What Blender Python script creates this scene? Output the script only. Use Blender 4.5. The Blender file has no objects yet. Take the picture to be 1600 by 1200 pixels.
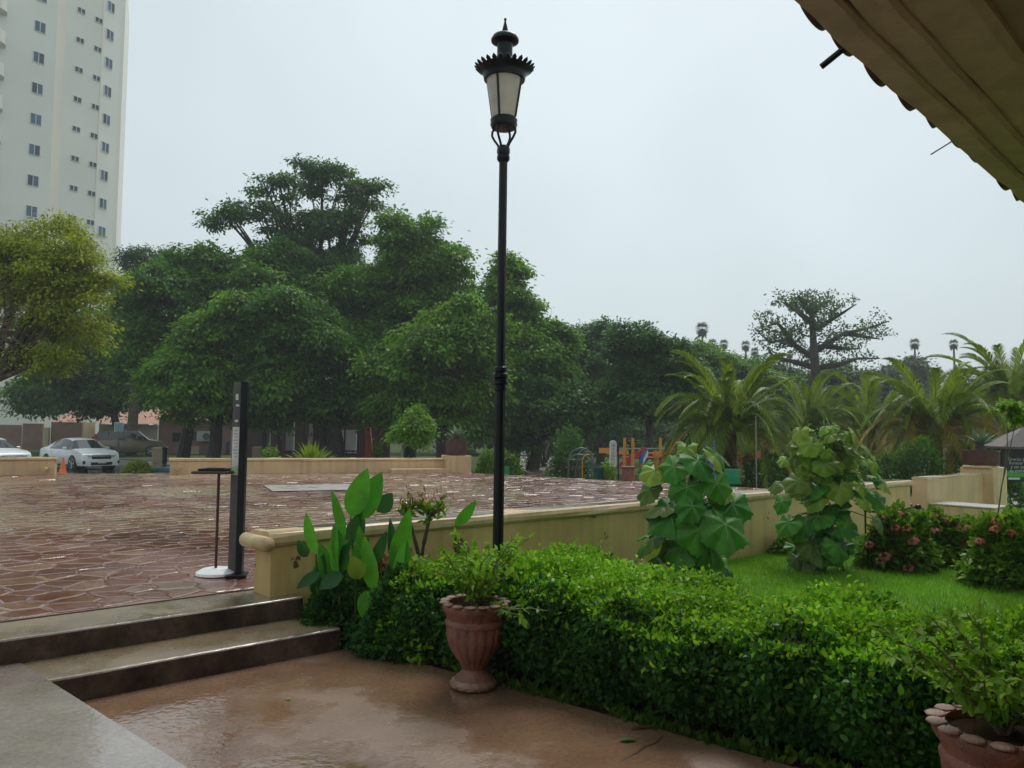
import bpy, math, random
import numpy as np
from mathutils import Vector, Matrix
rng = np.random.default_rng(7); random.seed(7)
S = bpy.context.scene; COL = S.collection
PI = math.pi; rad = math.radians
# ---------------------------------------------------------------- camera
F = 1260.0; PITCH = rad(3.2); ROLL = .013; EYE = 1.55
cam_d = bpy.data.cameras.new('camera'); cam = bpy.data.objects.new('camera', cam_d); COL.objects.link(cam)
fw = np.array([0, math.cos(PITCH), math.sin(PITCH)]); up0 = np.array([0, -math.sin(PITCH), math.cos(PITCH)]); r0 = np.array([1., 0, 0])
RV = r0*math.cos(ROLL)+up0*math.sin(ROLL); UV = up0*math.cos(ROLL)-r0*math.sin(ROLL); CV = np.array([0, 0, EYE])
M = Matrix.Identity(4)
for i in range(3):
    M[i][0] = RV[i]; M[i][1] = UV[i]; M[i][2] = -fw[i]; M[i][3] = CV[i]
cam.matrix_world = M
cam_d.sensor_width = 36; cam_d.lens = F/1600*36; cam_d.clip_end = 3000; cam_d.clip_start = .05
S.camera = cam
def ray(x, y): return (x-800)/F*RV+(600-y)/F*UV+fw
def G(x, y, z):                      # pixel -> point at height z
    d = ray(x, y); return CV+d*((z-EYE)/d[2])
def P(x, y, d):                      # pixel -> point at distance d
    r = ray(x, y); return CV+r*(d/r[1])
# ---------------------------------------------------------------- sky, sun, exposure
SUN_EL, SUN_AZ = rad(58), rad(20)
W = bpy.data.worlds.new('World'); S.world = W; W.use_nodes = True
nt = W.node_tree; N = nt.nodes; N.clear()
def lk(t, a, b): t.links.new(a, b)
wo = N.new('ShaderNodeOutputWorld'); bg = N.new('ShaderNodeBackground'); bg.inputs[1].default_value = .1
sky = N.new('ShaderNodeTexSky'); sky.sky_type = 'NISHITA'; sky.sun_disc = False; sky.sun_elevation = SUN_EL; sky.sun_rotation = SUN_AZ
sky.air_density = 1.0; sky.dust_density = 3.0
hs = N.new('ShaderNodeHueSaturation'); hs.inputs['Saturation'].default_value = .45
mx = N.new('ShaderNodeMixRGB'); mx.inputs[0].default_value = .80; mx.inputs[2].default_value = (5.3, 6.15, 6.4, 1)
tc = N.new('ShaderNodeTexCoord'); nz = N.new('ShaderNodeTexNoise'); nz.inputs['Scale'].default_value = 1.6; nz.inputs['Detail'].default_value = 3
mr = N.new('ShaderNodeMapRange'); mr.inputs[1].default_value = .3; mr.inputs[2].default_value = .7; mr.inputs[3].default_value = .86; mr.inputs[4].default_value = 1.1
ml = N.new('ShaderNodeMixRGB'); ml.blend_type = 'MULTIPLY'; ml.inputs[0].default_value = 1
lk(nt, sky.outputs[0], hs.inputs['Color']); lk(nt, hs.outputs[0], mx.inputs[1]); lk(nt, tc.outputs['Generated'], nz.inputs['Vector']); lk(nt, nz.outputs[0], mr.inputs[0])
lk(nt, mx.outputs[0], ml.inputs[1]); lk(nt, mr.outputs[0], ml.inputs[2]); lk(nt, ml.outputs[0], bg.inputs[0]); lk(nt, bg.outputs[0], wo.inputs[0])
sd = bpy.data.lights.new('sun', 'SUN'); sd.energy = 1.5; sd.angle = rad(28); sd.color = (1, .97, .92)
so = bpy.data.objects.new('sun', sd); COL.objects.link(so)
sdir = Vector((math.sin(SUN_AZ)*math.cos(SUN_EL), math.cos(SUN_AZ)*math.cos(SUN_EL), math.sin(SUN_EL)))
so.rotation_euler = sdir.to_track_quat('Z', 'Y').to_euler(); so.location = (0, 0, 60)
S.view_settings.view_transform = 'Standard'; S.view_settings.look = 'None'; S.view_settings.exposure = .42; S.view_settings.gamma = 1
S.render.engine = 'CYCLES'; S.cycles.use_denoising = True; S.cycles.max_bounces = 6; S.cycles.diffuse_bounces = 3; S.cycles.transmission_bounces = 4
S.cycles.transparent_max_bounces = 6; S.cycles.volume_bounces = 0; S.cycles.caustics_reflective = False; S.cycles.caustics_refractive = False

# ---------------------------------------------------------------- materials
MATS = {}
def base_mat(name):
    m = bpy.data.materials.new(name); m.use_nodes = True; MATS[name] = m
    t = m.node_tree; b = t.nodes['Principled BSDF']; return m, t, b
def noise(t, scale, detail=4, vec=None, rough=.55):
    n = t.nodes.new('ShaderNodeTexNoise'); n.inputs['Scale'].default_value = scale; n.inputs['Detail'].default_value = detail; n.inputs['Roughness'].default_value = rough
    if vec is not None: lk(t, vec, n.inputs['Vector'])
    return n
def ramp(t, fac, stops):
    r = t.nodes.new('ShaderNodeValToRGB'); e = r.color_ramp.elements
    while len(e) < len(stops): e.new(.5)
    for k, (p, c) in enumerate(stops):
        e[k].position = p; e[k].color = (*c, 1) if len(c) == 3 else c
    lk(t, fac, r.inputs[0]); return r
def g3(v): return (v, v, v)
def bump(t, b, h, s, d=.02):
    n = t.nodes.new('ShaderNodeBump'); n.inputs['Strength'].default_value = s; n.inputs['Distance'].default_value = d
    lk(t, h, n.inputs['Height']); lk(t, n.outputs[0], b.inputs['Normal']); return n
def plain(name, c, rough=.5, metal=0, var=.12, scale=6, bs=0, spec=.5):
    m, t, b = base_mat(name); b.inputs['Roughness'].default_value = rough; b.inputs['Metallic'].default_value = metal; b.inputs['Specular IOR Level'].default_value = spec
    geo = t.nodes.new('ShaderNodeNewGeometry')
    n = noise(t, scale, 5, geo.outputs['Position'])
    lo = tuple(x*(1-var) for x in c); hi = tuple(min(1, x*(1+var)) for x in c)
    r = ramp(t, n.outputs[0], [(.3, lo), (.7, hi)]); lk(t, r.outputs[0], b.inputs['Base Color'])
    if bs: bump(t, b, noise(t, scale*8, 4, geo.outputs['Position']).outputs[0], bs)
    return m
def leaf(name, cols, rough=.45, trans=.48, spec=.2):
    m, t, b = base_mat(name); b.inputs['Roughness'].default_value = rough; b.inputs['Specular IOR Level'].default_value = spec
    geo = t.nodes.new('ShaderNodeNewGeometry')
    r = ramp(t, geo.outputs['Random Per Island'], [(k/(len(cols)-1), c) for k, c in enumerate(cols)])
    n = noise(t, .9, 2, geo.outputs['Position'])
    mm = t.nodes.new('ShaderNodeMixRGB'); mm.blend_type = 'MULTIPLY'; mm.inputs[0].default_value = 1
    rr = ramp(t, n.outputs[0], [(.3, g3(.7)), (.7, g3(1.25))])
    lk(t, r.outputs[0], mm.inputs[1]); lk(t, rr.outputs[0], mm.inputs[2]); lk(t, mm.outputs[0], b.inputs['Base Color'])
    tr = t.nodes.new('ShaderNodeBsdfTranslucent'); lk(t, mm.outputs[0], tr.inputs[0])
    ms = t.nodes.new('ShaderNodeMixShader'); ms.inputs[0].default_value = trans
    lk(t, b.outputs[0], ms.inputs[1]); lk(t, tr.outputs[0], ms.inputs[2]); lk(t, ms.outputs[0], t.nodes['Material Output'].inputs[0])
    return m
def wet(name, stops, sc=1.5, puddle=(.5, .6), r_wet=.28, r_pud=.04, bs=.35, fine=40, ripple=22, pscale=.55, spec=1.0):
    """wet mineral surface: stained colour, damp film and standing puddles with rain ripples"""
    m, t, b = base_mat(name); geo = t.nodes.new('ShaderNodeNewGeometry'); pos = geo.outputs['Position']
    n1 = noise(t, sc, 8, pos, .62); c1 = ramp(t, n1.outputs[0], stops)
    n2 = noise(t, fine, 6, pos, .7); c2 = ramp(t, n2.outputs[0], [(.3, g3(.72)), (.7, g3(1.2))])
    mm = t.nodes.new('ShaderNodeMixRGB'); mm.blend_type = 'MULTIPLY'; mm.inputs[0].default_value = 1
    lk(t, c1.outputs[0], mm.inputs[1]); lk(t, c2.outputs[0], mm.inputs[2]); lk(t, mm.outputs[0], b.inputs['Base Color'])
    n3 = noise(t, pscale, 5, pos, .6); pm = ramp(t, n3.outputs[0], [(puddle[0], g3(0)), (puddle[1], g3(1))])
    rm = t.nodes.new('ShaderNodeMix'); lk(t, pm.outputs[0], rm.inputs[0]); rm.inputs[2].default_value = r_wet; rm.inputs[3].default_value = r_pud
    lk(t, rm.outputs[0], b.inputs['Roughness']); b.inputs['Specular IOR Level'].default_value = spec; b.inputs['IOR'].default_value = 1.6 if spec > .5 else 1.4
    n4 = noise(t, ripple, 3, pos, .5)
    hm = t.nodes.new('ShaderNodeMix'); lk(t, pm.outputs[0], hm.inputs[0]); lk(t, n2.outputs[0], hm.inputs[2])
    sc4 = t.nodes.new('ShaderNodeMath'); sc4.operation = 'MULTIPLY'; sc4.inputs[1].default_value = .55; lk(t, n4.outputs[0], sc4.inputs[0]); lk(t, sc4.outputs[0], hm.inputs[3])
    bump(t, b, hm.outputs[0], bs, .012)
    return m
def stained(name, c, dark, sc=2.5, thr=(.64, .68), rough=.6, patch=(.115, .07, .045)):
    m, t, b = base_mat(name); geo = t.nodes.new('ShaderNodeNewGeometry'); pos = geo.outputs['Position']
    n1 = noise(t, 1.3, 7, pos, .6); c1 = ramp(t, n1.outputs[0], [(.3, dark), (.62, c)])
    n2 = noise(t, sc, 7, pos, .62); pm = ramp(t, n2.outputs[0], [(thr[0], g3(0)), (thr[1], g3(1))])
    mp = t.nodes.new('ShaderNodeMapping'); mp.inputs['Scale'].default_value = (9, 9, .5); lk(t, pos, mp.inputs[0])
    n3 = noise(t, 1, 4, mp.outputs[0]); st = ramp(t, n3.outputs[0], [(.45, g3(1)), (.75, g3(.72))])
    mu = t.nodes.new('ShaderNodeMixRGB'); mu.blend_type = 'MULTIPLY'; mu.inputs[0].default_value = .8; lk(t, c1.outputs[0], mu.inputs[1]); lk(t, st.outputs[0], mu.inputs[2])
    mm = t.nodes.new('ShaderNodeMixRGB'); lk(t, pm.outputs[0], mm.inputs[0]); lk(t, mu.outputs[0], mm.inputs[1]); mm.inputs[2].default_value = (*patch, 1)
    lk(t, mm.outputs[0], b.inputs['Base Color']); b.inputs['Roughness'].default_value = rough
    mi = t.nodes.new('ShaderNodeMath'); mi.operation = 'SUBTRACT'; lk(t, noise(t, 30, 5, pos).outputs[0], mi.inputs[0]); lk(t, pm.outputs[0], mi.inputs[1])
    bump(t, b, mi.outputs[0], .35, .008)
    return m
wet('m_patio', [(.28, (.13, .07, .042)), (.5, (.20, .115, .07)), (.72, (.26, .165, .105))], 1.2, (.44, .53), .30, .035, .45, 45, 22, .75)
wet('m_strip', [(.28, (.15, .12, .10)), (.55, (.24, .20, .17)), (.75, (.31, .265, .23))], 1.0, (.40, .56), .25, .06, .22, 50, 20, .9)
wet('m_step', [(.25, (.10, .07, .045)), (.5, (.20, .15, .09)), (.75, (.27, .21, .135))], 1.5, (.5, .62), .3, .06, .3, 40, 18, 1.1)
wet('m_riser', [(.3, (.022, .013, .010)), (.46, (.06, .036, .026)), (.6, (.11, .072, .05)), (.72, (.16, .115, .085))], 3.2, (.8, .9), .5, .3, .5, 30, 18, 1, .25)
wet('m_stone', [(.3, (.10, .036, .024)), (.5, (.165, .058, .037)), (.7, (.22, .085, .055))], 1.1, (.40, .60), .24, .09, .75, 13, 9, .7)
wet('m_stone_pale', [(.3, (.17, .075, .05)), (.5, (.24, .125, .08)), (.7, (.30, .18, .12))], 1.1, (.40, .60), .24, .09, .75, 13, 9, .7)
wet('m_stone_tan', [(.3, (.20, .125, .075)), (.5, (.27, .185, .115)), (.7, (.33, .24, .16))], 1.1, (.40, .60), .24, .09, .75, 13, 9, .7)
wet('m_joint', [(.3, (.14, .08, .06)), (.6, (.26, .175, .14))], 2, (.35, .5), .5, .42, .3, 30, 16, .8, .3)
wet('m_asphalt', [(.3, (.04, .04, .042)), (.7, (.075, .073, .07))], .6, (.5, .6), .35, .06, .3, 30, 9, .3)
wet('m_path', [(.3, (.14, .075, .055)), (.7, (.26, .17, .13))], 1.6, (.55, .65), .4, .1, .4, 20, 9, .4)
wet('m_pale_path', [(.3, (.32, .30, .27)), (.7, (.42, .40, .37))], 1.6, (.55, .65), .4, .1, .3, 20, 9, .4)
wet('m_ground', [(.3, (.035, .055, .018)), (.5, (.055, .085, .024)), (.72, (.10, .085, .05))], .35, (.9, .95), .9, .8, .5, 18, 9, .4, .1)
wet('m_soil', [(.3, (.022, .014, .009)), (.7, (.055, .036, .022))], 3, (.8, .9), .9, .8, 1, 40, 9, .6, .0)
stained('m_wall', (.62, .45, .175), (.46, .32, .12), 2.9, (.615, .632), .5)
stained('m_wall_pale', (.68, .48, .26), (.54, .37, .20), 2.2, (.69, .71), .55)
stained('m_cap', (.66, .49, .27), (.52, .37, .19), 4.0, (.70, .72), .4)
wet('m_walltop', [(.3, (.13, .12, .10)), (.7, (.22, .20, .17))], 3, (.45, .6), .3, .08, .3, 40, 16, 1)
plain('m_black', (.005, .0065, .008), .32, 0, .3, 12, .0, .25)
plain('m_glass_lamp', (.42, .385, .30), .35, 0, .12, 9)
plain('m_terracotta', (.22, .085, .055), .45, 0, .4, 9, .5)
plain('m_terracotta_pale', (.30, .165, .115), .45, 0, .35, 12, .5)
plain('m_bark', (.085, .062, .045), .8, 0, .45, 4, .8)
plain('m_bark_dark', (.035, .026, .02), .8, 0, .4, 4, .8)
plain('m_bark_pale', (.30, .26, .20), .7, 0, .3, 6, .5)
plain('m_twig', (.16, .115, .075), .7, 0, .3, 8)
plain('m_white_metal', (.78, .79, .78), .3)
plain('m_steel', (.10, .095, .09), .4, .5, .15, 20)
plain('m_brown_metal', (.07, .028, .022), .35, .2, .3, 12)
plain('m_rust', (.085, .035, .025), .5, .1, .35, 9, .2)
plain('m_tower', (.76, .75, .68), .7, 0, .05, .15)
plain('m_tower_warm', (.76, .70, .60), .7, 0, .04, .2)
plain('m_tower_dark', (.30, .27, .22), .7)
plain('m_win_blue', (.05, .12, .19), .08, 0, .35, .21)
plain('m_win_dark', (.03, .04, .055), .08, 0, .3, .3)
plain('m_frame_white', (.66, .67, .66), .4)
plain('m_pink', (.22, .125, .095), .7, 0, .18, 1.2, .2)
plain('m_cream', (.45, .36, .22), .7, 0, .1, 1)
plain('m_white_wall', (.74, .74, .71), .6, 0, .06, 1)
plain('m_tile', (.36, .15, .085), .6, 0, .45, 3, .3)
plain('m_tile_dark', (.07, .028, .022), .5, 0, .45, 12, .3)
plain('m_soffit', (.42, .31, .27), .75, 0, .12, 3, .25)
plain('m_cornice', (.60, .48, .42), .7, 0, .16, 6, .35)
plain('m_car_white', (.76, .78, .79), .16, 0, .02, 2)
plain('m_car_tan', (.17, .135, .095), .2, .35, .05, 2)
plain('m_car_glass', (.018, .024, .032), .04, 0, .2, 2, 0, .8)
plain('m_tyre', (.012, .012, .013), .6)
plain('m_rim', (.32, .33, .34), .3, .8)
plain('m_red_light', (.45, .02, .02), .2)
plain('m_head_light', (.35, .38, .40), .1)
plain('m_orange', (.80, .17, .03), .4)
plain('m_red_orange', (.62, .10, .035), .5)
plain('m_yellow', (.72, .36, .03), .4)
plain('m_play_orange', (.68, .27, .04), .45)
plain('m_play_red', (.40, .05, .04), .4)
plain('m_play_blue', (.05, .20, .50), .4)
plain('m_play_teal', (.16, .33, .33), .4)
plain('m_bin_green', (.012, .26, .12), .4)
plain('m_bin_dark', (.01, .085, .07), .4)
plain('m_roof_grey', (.10, .082, .08), .6, 0, .2, 4)
plain('m_board', (.012, .022, .028), .3)
plain('m_board_green', (.06, .42, .03), .35)
plain('m_paper', (.68, .68, .66), .5)
plain('m_paper_green', (.42, .56, .36), .5)
plain('m_ink', (.04, .04, .045), .5)
plain('m_grey_teal', (.12, .17, .17), .3, .3)
plain('m_blue_curb', (.05, .14, .22), .5)
plain('m_ac', (.42, .38, .33), .5)
plain('m_brick_red', (.24, .095, .06), .7, 0, .3, 6, .3)
leaf('m_leaf_a', [(.050, .155, .018), (.085, .22, .024), (.13, .28, .03)])
leaf('m_leaf_b', [(.075, .20, .02), (.13, .29, .026), (.20, .36, .034)])
leaf('m_leaf_c', [(.05, .14, .032), (.08, .19, .04), (.11, .23, .046)])
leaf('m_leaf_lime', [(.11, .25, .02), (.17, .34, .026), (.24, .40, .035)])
leaf('m_leaf_yellow', [(.20, .27, .018), (.32, .40, .026), (.42, .45, .04)])
leaf('m_leaf_far', [(.045, .10, .03), (.075, .14, .038), (.10, .17, .045)])
leaf('m_leaf_far2', [(.045, .085, .04), (.07, .115, .05), (.085, .13, .05)])
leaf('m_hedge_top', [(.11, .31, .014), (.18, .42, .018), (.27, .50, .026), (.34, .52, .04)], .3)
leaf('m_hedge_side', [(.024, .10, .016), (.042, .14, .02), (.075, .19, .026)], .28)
leaf('m_grass', [(.13, .31, .014), (.17, .39, .018), (.22, .43, .024)], .5)
leaf('m_weed', [(.06, .15, .014), (.10, .21, .02), (.17, .25, .035)], .5)
leaf('m_palm', [(.14, .22, .014), (.20, .29, .02), (.26, .34, .028)], .35)
leaf('m_palm_yellow', [(.26, .21, .018), (.38, .29, .03), (.44, .30, .045)], .4)
leaf('m_palm_far', [(.06, .09, .045), (.085, .12, .055), (.10, .13, .06)], .8, .4, .02)
leaf('m_agave', [(.10, .17, .10), (.15, .22, .13), (.19, .26, .16)], .45, .1)
leaf('m_ixora', [(.085, .22, .014), (.15, .31, .02), (.25, .39, .03)], .3)
leaf('m_flower', [(.78, .17, .15), (.85, .27, .22), (.80, .36, .26)], .5)
leaf('m_dry', [(.14, .08, .035), (.22, .13, .05), (.17, .07, .04)], .6)
def bigleaf(name, c1, c2, sc=3):
    m, t, b = base_mat(name); oi = t.nodes.new('ShaderNodeObjectInfo'); b.inputs['Roughness'].default_value = .42; b.inputs['Specular IOR Level'].default_value = .25
    geo = t.nodes.new('ShaderNodeNewGeometry'); n = noise(t, sc*3, 5, geo.outputs['Position'])
    r = ramp(t, oi.outputs['Random'], [(0, c1), (1, c2)]); rr = ramp(t, n.outputs[0], [(.3, g3(.75)), (.7, g3(1.2))])
    mm = t.nodes.new('ShaderNodeMixRGB'); mm.blend_type = 'MULTIPLY'; mm.inputs[0].default_value = 1; lk(t, r.outputs[0], mm.inputs[1]); lk(t, rr.outputs[0], mm.inputs[2]); lk(t, mm.outputs[0], b.inputs['Base Color'])
    tr = t.nodes.new('ShaderNodeBsdfTranslucent'); lk(t, mm.outputs[0], tr.inputs[0]); ms = t.nodes.new('ShaderNodeMixShader'); ms.inputs[0].default_value = .3
    lk(t, b.outputs[0], ms.inputs[1]); lk(t, tr.outputs[0], ms.inputs[2]); lk(t, ms.outputs[0], t.nodes['Material Output'].inputs[0]); return m
bigleaf('m_canna', (.06, .27, .016), (.12, .40, .025)); bigleaf('m_canna_dark', (.018, .085, .022), (.04, .13, .03))
bigleaf('m_lobed', (.035, .18, .016), (.095, .30, .024)); bigleaf('m_lobed_pale', (.16, .30, .025), (.28, .38, .045)); bigleaf('m_lobed_olive', (.085, .17, .022), (.14, .20, .035))

plain('m_vein', (.16, .30, .08), .5, 0, .1, 8, 0, .2)
# ---------------------------------------------------------------- mesh helpers
def obj(name, V, Fc, mat, parent=None, smooth=False):
    me = bpy.data.meshes.new(name); me.from_pydata([tuple(map(float, v)) for v in V], [], [tuple(map(int, f)) for f in Fc]); me.update()
    return obm(name, me, mat, parent, smooth)
def obm(name, me, mat=None, parent=None, smooth=False):
    o = bpy.data.objects.new(name, me); COL.objects.link(o)
    if mat is not None and not me.materials: me.materials.append(MATS[mat])
    if smooth: me.polygons.foreach_set('use_smooth', [True]*len(me.polygons))
    if parent is not None: o.parent = parent
    return o
def quads(name, V, k, mat, parent=None):
    """V: (n*k,3) array of n separate k-gons"""
    n = len(V)//k; me = bpy.data.meshes.new(name); me.vertices.add(n*k); me.vertices.foreach_set('co', np.ascontiguousarray(V, dtype=np.float32).ravel())
    me.loops.add(n*k); me.loops.foreach_set('vertex_index', np.arange(n*k, dtype=np.int32))
    me.polygons.add(n); me.polygons.foreach_set('loop_start', np.arange(0, n*k, k, dtype=np.int32)); me.update(); me.validate()
    return obm(name, me, mat, parent)
def tag(o, label, cat, group=None, kind=None):
    o['label'] = label; o['category'] = cat
    if group: o['group'] = group
    if kind: o['kind'] = kind
    return o
def thing(name, loc, label, cat, group=None, rz=0):
    o = bpy.data.objects.new(name, None); COL.objects.link(o); o.location = tuple(map(float, loc)); o.rotation_euler = (0, 0, rz); o.empty_display_size = .1
    return tag(o, label, cat, group)
def struct(o): o['kind'] = 'structure'; return o
class MB:
    def __init__(s): s.V = []; s.F = []
    def add(s, V, Fc):
        n = len(s.V); s.V += [tuple(map(float, v)) for v in V]; s.F += [tuple(int(i)+n for i in f) for f in Fc]; return s
    def box(s, c, size, rz=0, bev=0):
        x, y, z = [q/2 for q in size]; cs, sn = math.cos(rz), math.sin(rz)
        if bev > 0:
            V = []; b = bev
            for sz, ins in ((-z, b), (-z+b, 0), (z-b, 0), (z, b)):
                for (px, py) in ((-x+ins+b*(ins == 0), -y+ins), (x-ins-b*(ins == 0), -y+ins), (x-ins, -y+ins+b*(ins == 0)), (x-ins, y-ins-b*(ins == 0)), (x-ins-b*(ins == 0), y-ins), (-x+ins+b*(ins == 0), y-ins), (-x+ins, y-ins-b*(ins == 0)), (-x+ins, -y+ins+b*(ins == 0))): V.append((px, py, sz))
            Fc = [tuple(range(7, -1, -1)), tuple(range(24, 32))]
            for r in range(3):
                for k in range(8): Fc.append((r*8+k, r*8+(k+1) % 8, r*8+8+(k+1) % 8, r*8+8+k))
        else:
            V = [(-x, -y, -z), (x, -y, -z), (x, y, -z), (-x, y, -z), (-x, -y, z), (x, -y, z), (x, y, z), (-x, y, z)]
            Fc = [(0, 3, 2, 1), (4, 5, 6, 7), (0, 1, 5, 4), (1, 2, 6, 5), (2, 3, 7, 6), (3, 0, 4, 7)]
        return s.add([(c[0]+a*cs-b_*sn, c[1]+a*sn+b_*cs, c[2]+d) for a, b_, d in V], Fc)
    def tube(s, pts, radii, seg=8, cap=True):
        pts = [Vector(tuple(map(float, p))) for p in pts]
        if not hasattr(radii, '__len__'): radii = [radii]*len(pts)
        V = []; Fc = []; ref = None
        for i, p in enumerate(pts):
            d = (pts[min(i+1, len(pts)-1)]-pts[max(i-1, 0)]).normalized()
            if ref is None: ref = Vector((1, 0, 0)) if abs(d.x) < .8 else Vector((0, 1, 0))
            a = (ref-d*ref.dot(d)).normalized(); b = d.cross(a); ref = a
            for k in range(seg):
                q = 2*PI*k/seg; V.append(p+(a*math.cos(q)+b*math.sin(q))*radii[i])
        for i in range(len(pts)-1):
            for k in range(seg): Fc.append((i*seg+k, i*seg+(k+1) % seg, (i+1)*seg+(k+1) % seg, (i+1)*seg+k))
        if cap: Fc += [tuple(range(seg-1, -1, -1)), tuple(range((len(pts)-1)*seg, len(pts)*seg))]
        return s.add(V, Fc)
    def lathe(s, prof, seg=24, c=(0, 0, 0), fn=None, cap=True):
        V = []; Fc = []
        for (r, z) in prof:
            for k in range(seg):
                q = 2*PI*k/seg; rr = r if fn is None else fn(r, z, q); V.append((c[0]+rr*math.cos(q), c[1]+rr*math.sin(q), c[2]+z))
        for i in range(len(prof)-1):
            for k in range(seg): Fc.append((i*seg+k, i*seg+(k+1) % seg, (i+1)*seg+(k+1) % seg, (i+1)*seg+k))
        if cap: Fc += [tuple(range(seg-1, -1, -1)), tuple(range((len(prof)-1)*seg, len(prof)*seg))]
        return s.add(V, Fc)
    def prism(s, poly, z0, z1):
        n = len(poly); a = sum(poly[i][0]*poly[(i+1) % n][1]-poly[(i+1) % n][0]*poly[i][1] for i in range(n))
        if a < 0: poly = poly[::-1]
        V = [(p[0], p[1], z0) for p in poly]+[(p[0], p[1], z1) for p in poly]
        return s.add(V, [tuple(range(n-1, -1, -1)), tuple(range(n, 2*n))]+[(i, (i+1) % n, n+(i+1) % n, n+i) for i in range(n)])
    def build(s, name, mat, parent=None, smooth=False): return obj(name, s.V, s.F, mat, parent, smooth)
def smooth_some(o, ang=40):
    me = o.data; me.polygons.foreach_set('use_smooth', [True]*len(me.polygons))
    try: me.set_sharp_from_angle(angle=rad(ang))
    except Exception: pass
    return o
def unit(a): return a/np.maximum(np.linalg.norm(a, axis=-1, keepdims=True), 1e-9)
def leaf_cloud(p, d, nrm, L, Wd, fold=.25, k=4):
    d = unit(d); s = unit(np.cross(d, nrm)); n = np.cross(s, d); L = np.asarray(L)[:, None]; Wd = np.asarray(Wd)[:, None]
    if k == 4: V = np.stack([p, p+d*L*.5+s*Wd+n*Wd*fold, p+d*L-n*L*.12, p+d*L*.5-s*Wd+n*Wd*fold], 1)
    else: V = np.stack([p, p+d*L*.3+s*Wd*.85+n*Wd*fold, p+d*L*.65+s*Wd*.75+n*Wd*fold, p+d*L-n*L*.12, p+d*L*.65-s*Wd*.75+n*Wd*fold, p+d*L*.3-s*Wd*.85+n*Wd*fold], 1)
    return V.reshape(-1, 3)
def rsph(n):
    return unit(rng.normal(size=(n, 3)))
def crown_points(blobs, nclump, per, cr, droop=.5, inner=.5):
    """leafy sprays that start inside a lump of the crown, run outwards and droop at their ends"""
    B = np.array(blobs, float); w = (B[:, 3]*B[:, 5]); w /= w.sum(); idx = rng.choice(len(B), nclump, p=w); R_ = B[idx, 3:6]
    d = rsph(nclump); d[:, 2] = np.where(d[:, 2] < -.45, -d[:, 2]*.5, d[:, 2])
    a0 = B[idx, :3]+d*R_*(inner*(.6+.4*rng.random(nclump)))[:, None]; out = .68+.66*rng.random(nclump)**2; a1 = B[idx, :3]+d*R_*out[:, None]
    side = rng.normal(size=(nclump, 3))*np.array([.35, .35, .12])*R_; a1 = a1+side*.6
    s_ = rng.random((nclump, per))**.65; span = np.linalg.norm(a1-a0, axis=1)
    p = a0[:, None]+(a1-a0)[:, None]*s_[..., None]; lat = rng.normal(size=(nclump, per, 3))*np.array([1, 1, .42])*(cr*(.62-.38*s_))[..., None]
    rho = np.linalg.norm(lat[..., :2], axis=-1); p = p+lat; p[..., 2] -= droop*(.45*rho+.26*span[:, None]*s_**2)
    ld = unit(a1-a0)[:, None]*.6+lat/cr*.9+rng.normal(size=p.shape)*.35; ld[..., 2] -= .25+droop*.45
    nr = np.array([0, 0, 1.2])+rng.normal(size=p.shape)*.38+d[:, None]*.35
    return p.reshape(-1, 3), ld.reshape(-1, 3), nr.reshape(-1, 3)
def crown(name, parent, mat, blobs, nclump, per, cr, L, Wd, droop=.5, inner=.5):
    p, d, n = crown_points(blobs, nclump, per, cr, droop, inner); q = .6+.8*rng.random(len(p))
    o = quads(name, leaf_cloud(p, d, n, L*q, Wd*q), 4, mat, parent); o['kind'] = 'stuff'; return o
def hground(x, y):
    """terrain height: lawn level by the patio, road level beyond the plaza"""
    t = min(1, max(0, (y-11)/14)); t = t*t*(3-2*t); return -.05-.55*t
# ---------------------------------------------------------------- setting: ground, road, patio, steps, plaza
gx = np.concatenate([np.linspace(-300, -40, 14), np.linspace(-36, 60, 49), np.linspace(70, 300, 12)]); gy = np.concatenate([[-60, -20], np.linspace(-8, 60, 69), np.linspace(70, 330, 20)])
V = [(x, y, hground(x, y)-.02) for y in gy for x in gx]; nx = len(gx)
Fc = [(j*nx+i, j*nx+i+1, (j+1)*nx+i+1, (j+1)*nx+i) for j in range(len(gy)-1) for i in range(nx-1)]
struct(obj('ground', V, Fc, 'm_ground', smooth=True))
def sheet(name, poly, z, mat, thick=.3):
    return struct(MB().prism(poly, z-thick, z).build(name, mat))
sheet('road', [(-90, 25.5), (-3.5, 27.2), (-3.5, 50), (-90, 54)], -.596, 'm_asphalt', .1)
sheet('path', [(-1.0, 23.0), (1.7, 21.3), (4.2, 36), (3.2, 60), (-1.0, 60), (.9, 36)], -.44, 'm_path', .3)
sheet('far_path', [(13, 24.0), (60, 24.0), (60, 30), (13, 30)], -.5, 'm_pale_path', .3)
DU = np.array([math.sin(rad(47.5)), math.cos(rad(47.5))]); DH = np.array([math.sin(rad(129.5)), math.cos(rad(129.5))]); NH = np.array([-DH[1], DH[0]])   # NH: away from camera
DS = np.array([math.sin(rad(-47.5)), math.cos(rad(-47.5))])
NU = np.array([DU[1], -DU[0]])      # from plaza out to the lawn / patio
E0 = np.array([-1.15, 5.89])
def L2(p, a, d, b=None, n=None): return tuple(np.array(p)+np.array(d)*a+(0 if b is None else np.array(n)*b))
s1 = np.array([-1.53, 5.99]); s2 = np.array([-1.19, 5.69]); pe = np.array([-1.90, 6.34])
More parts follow.
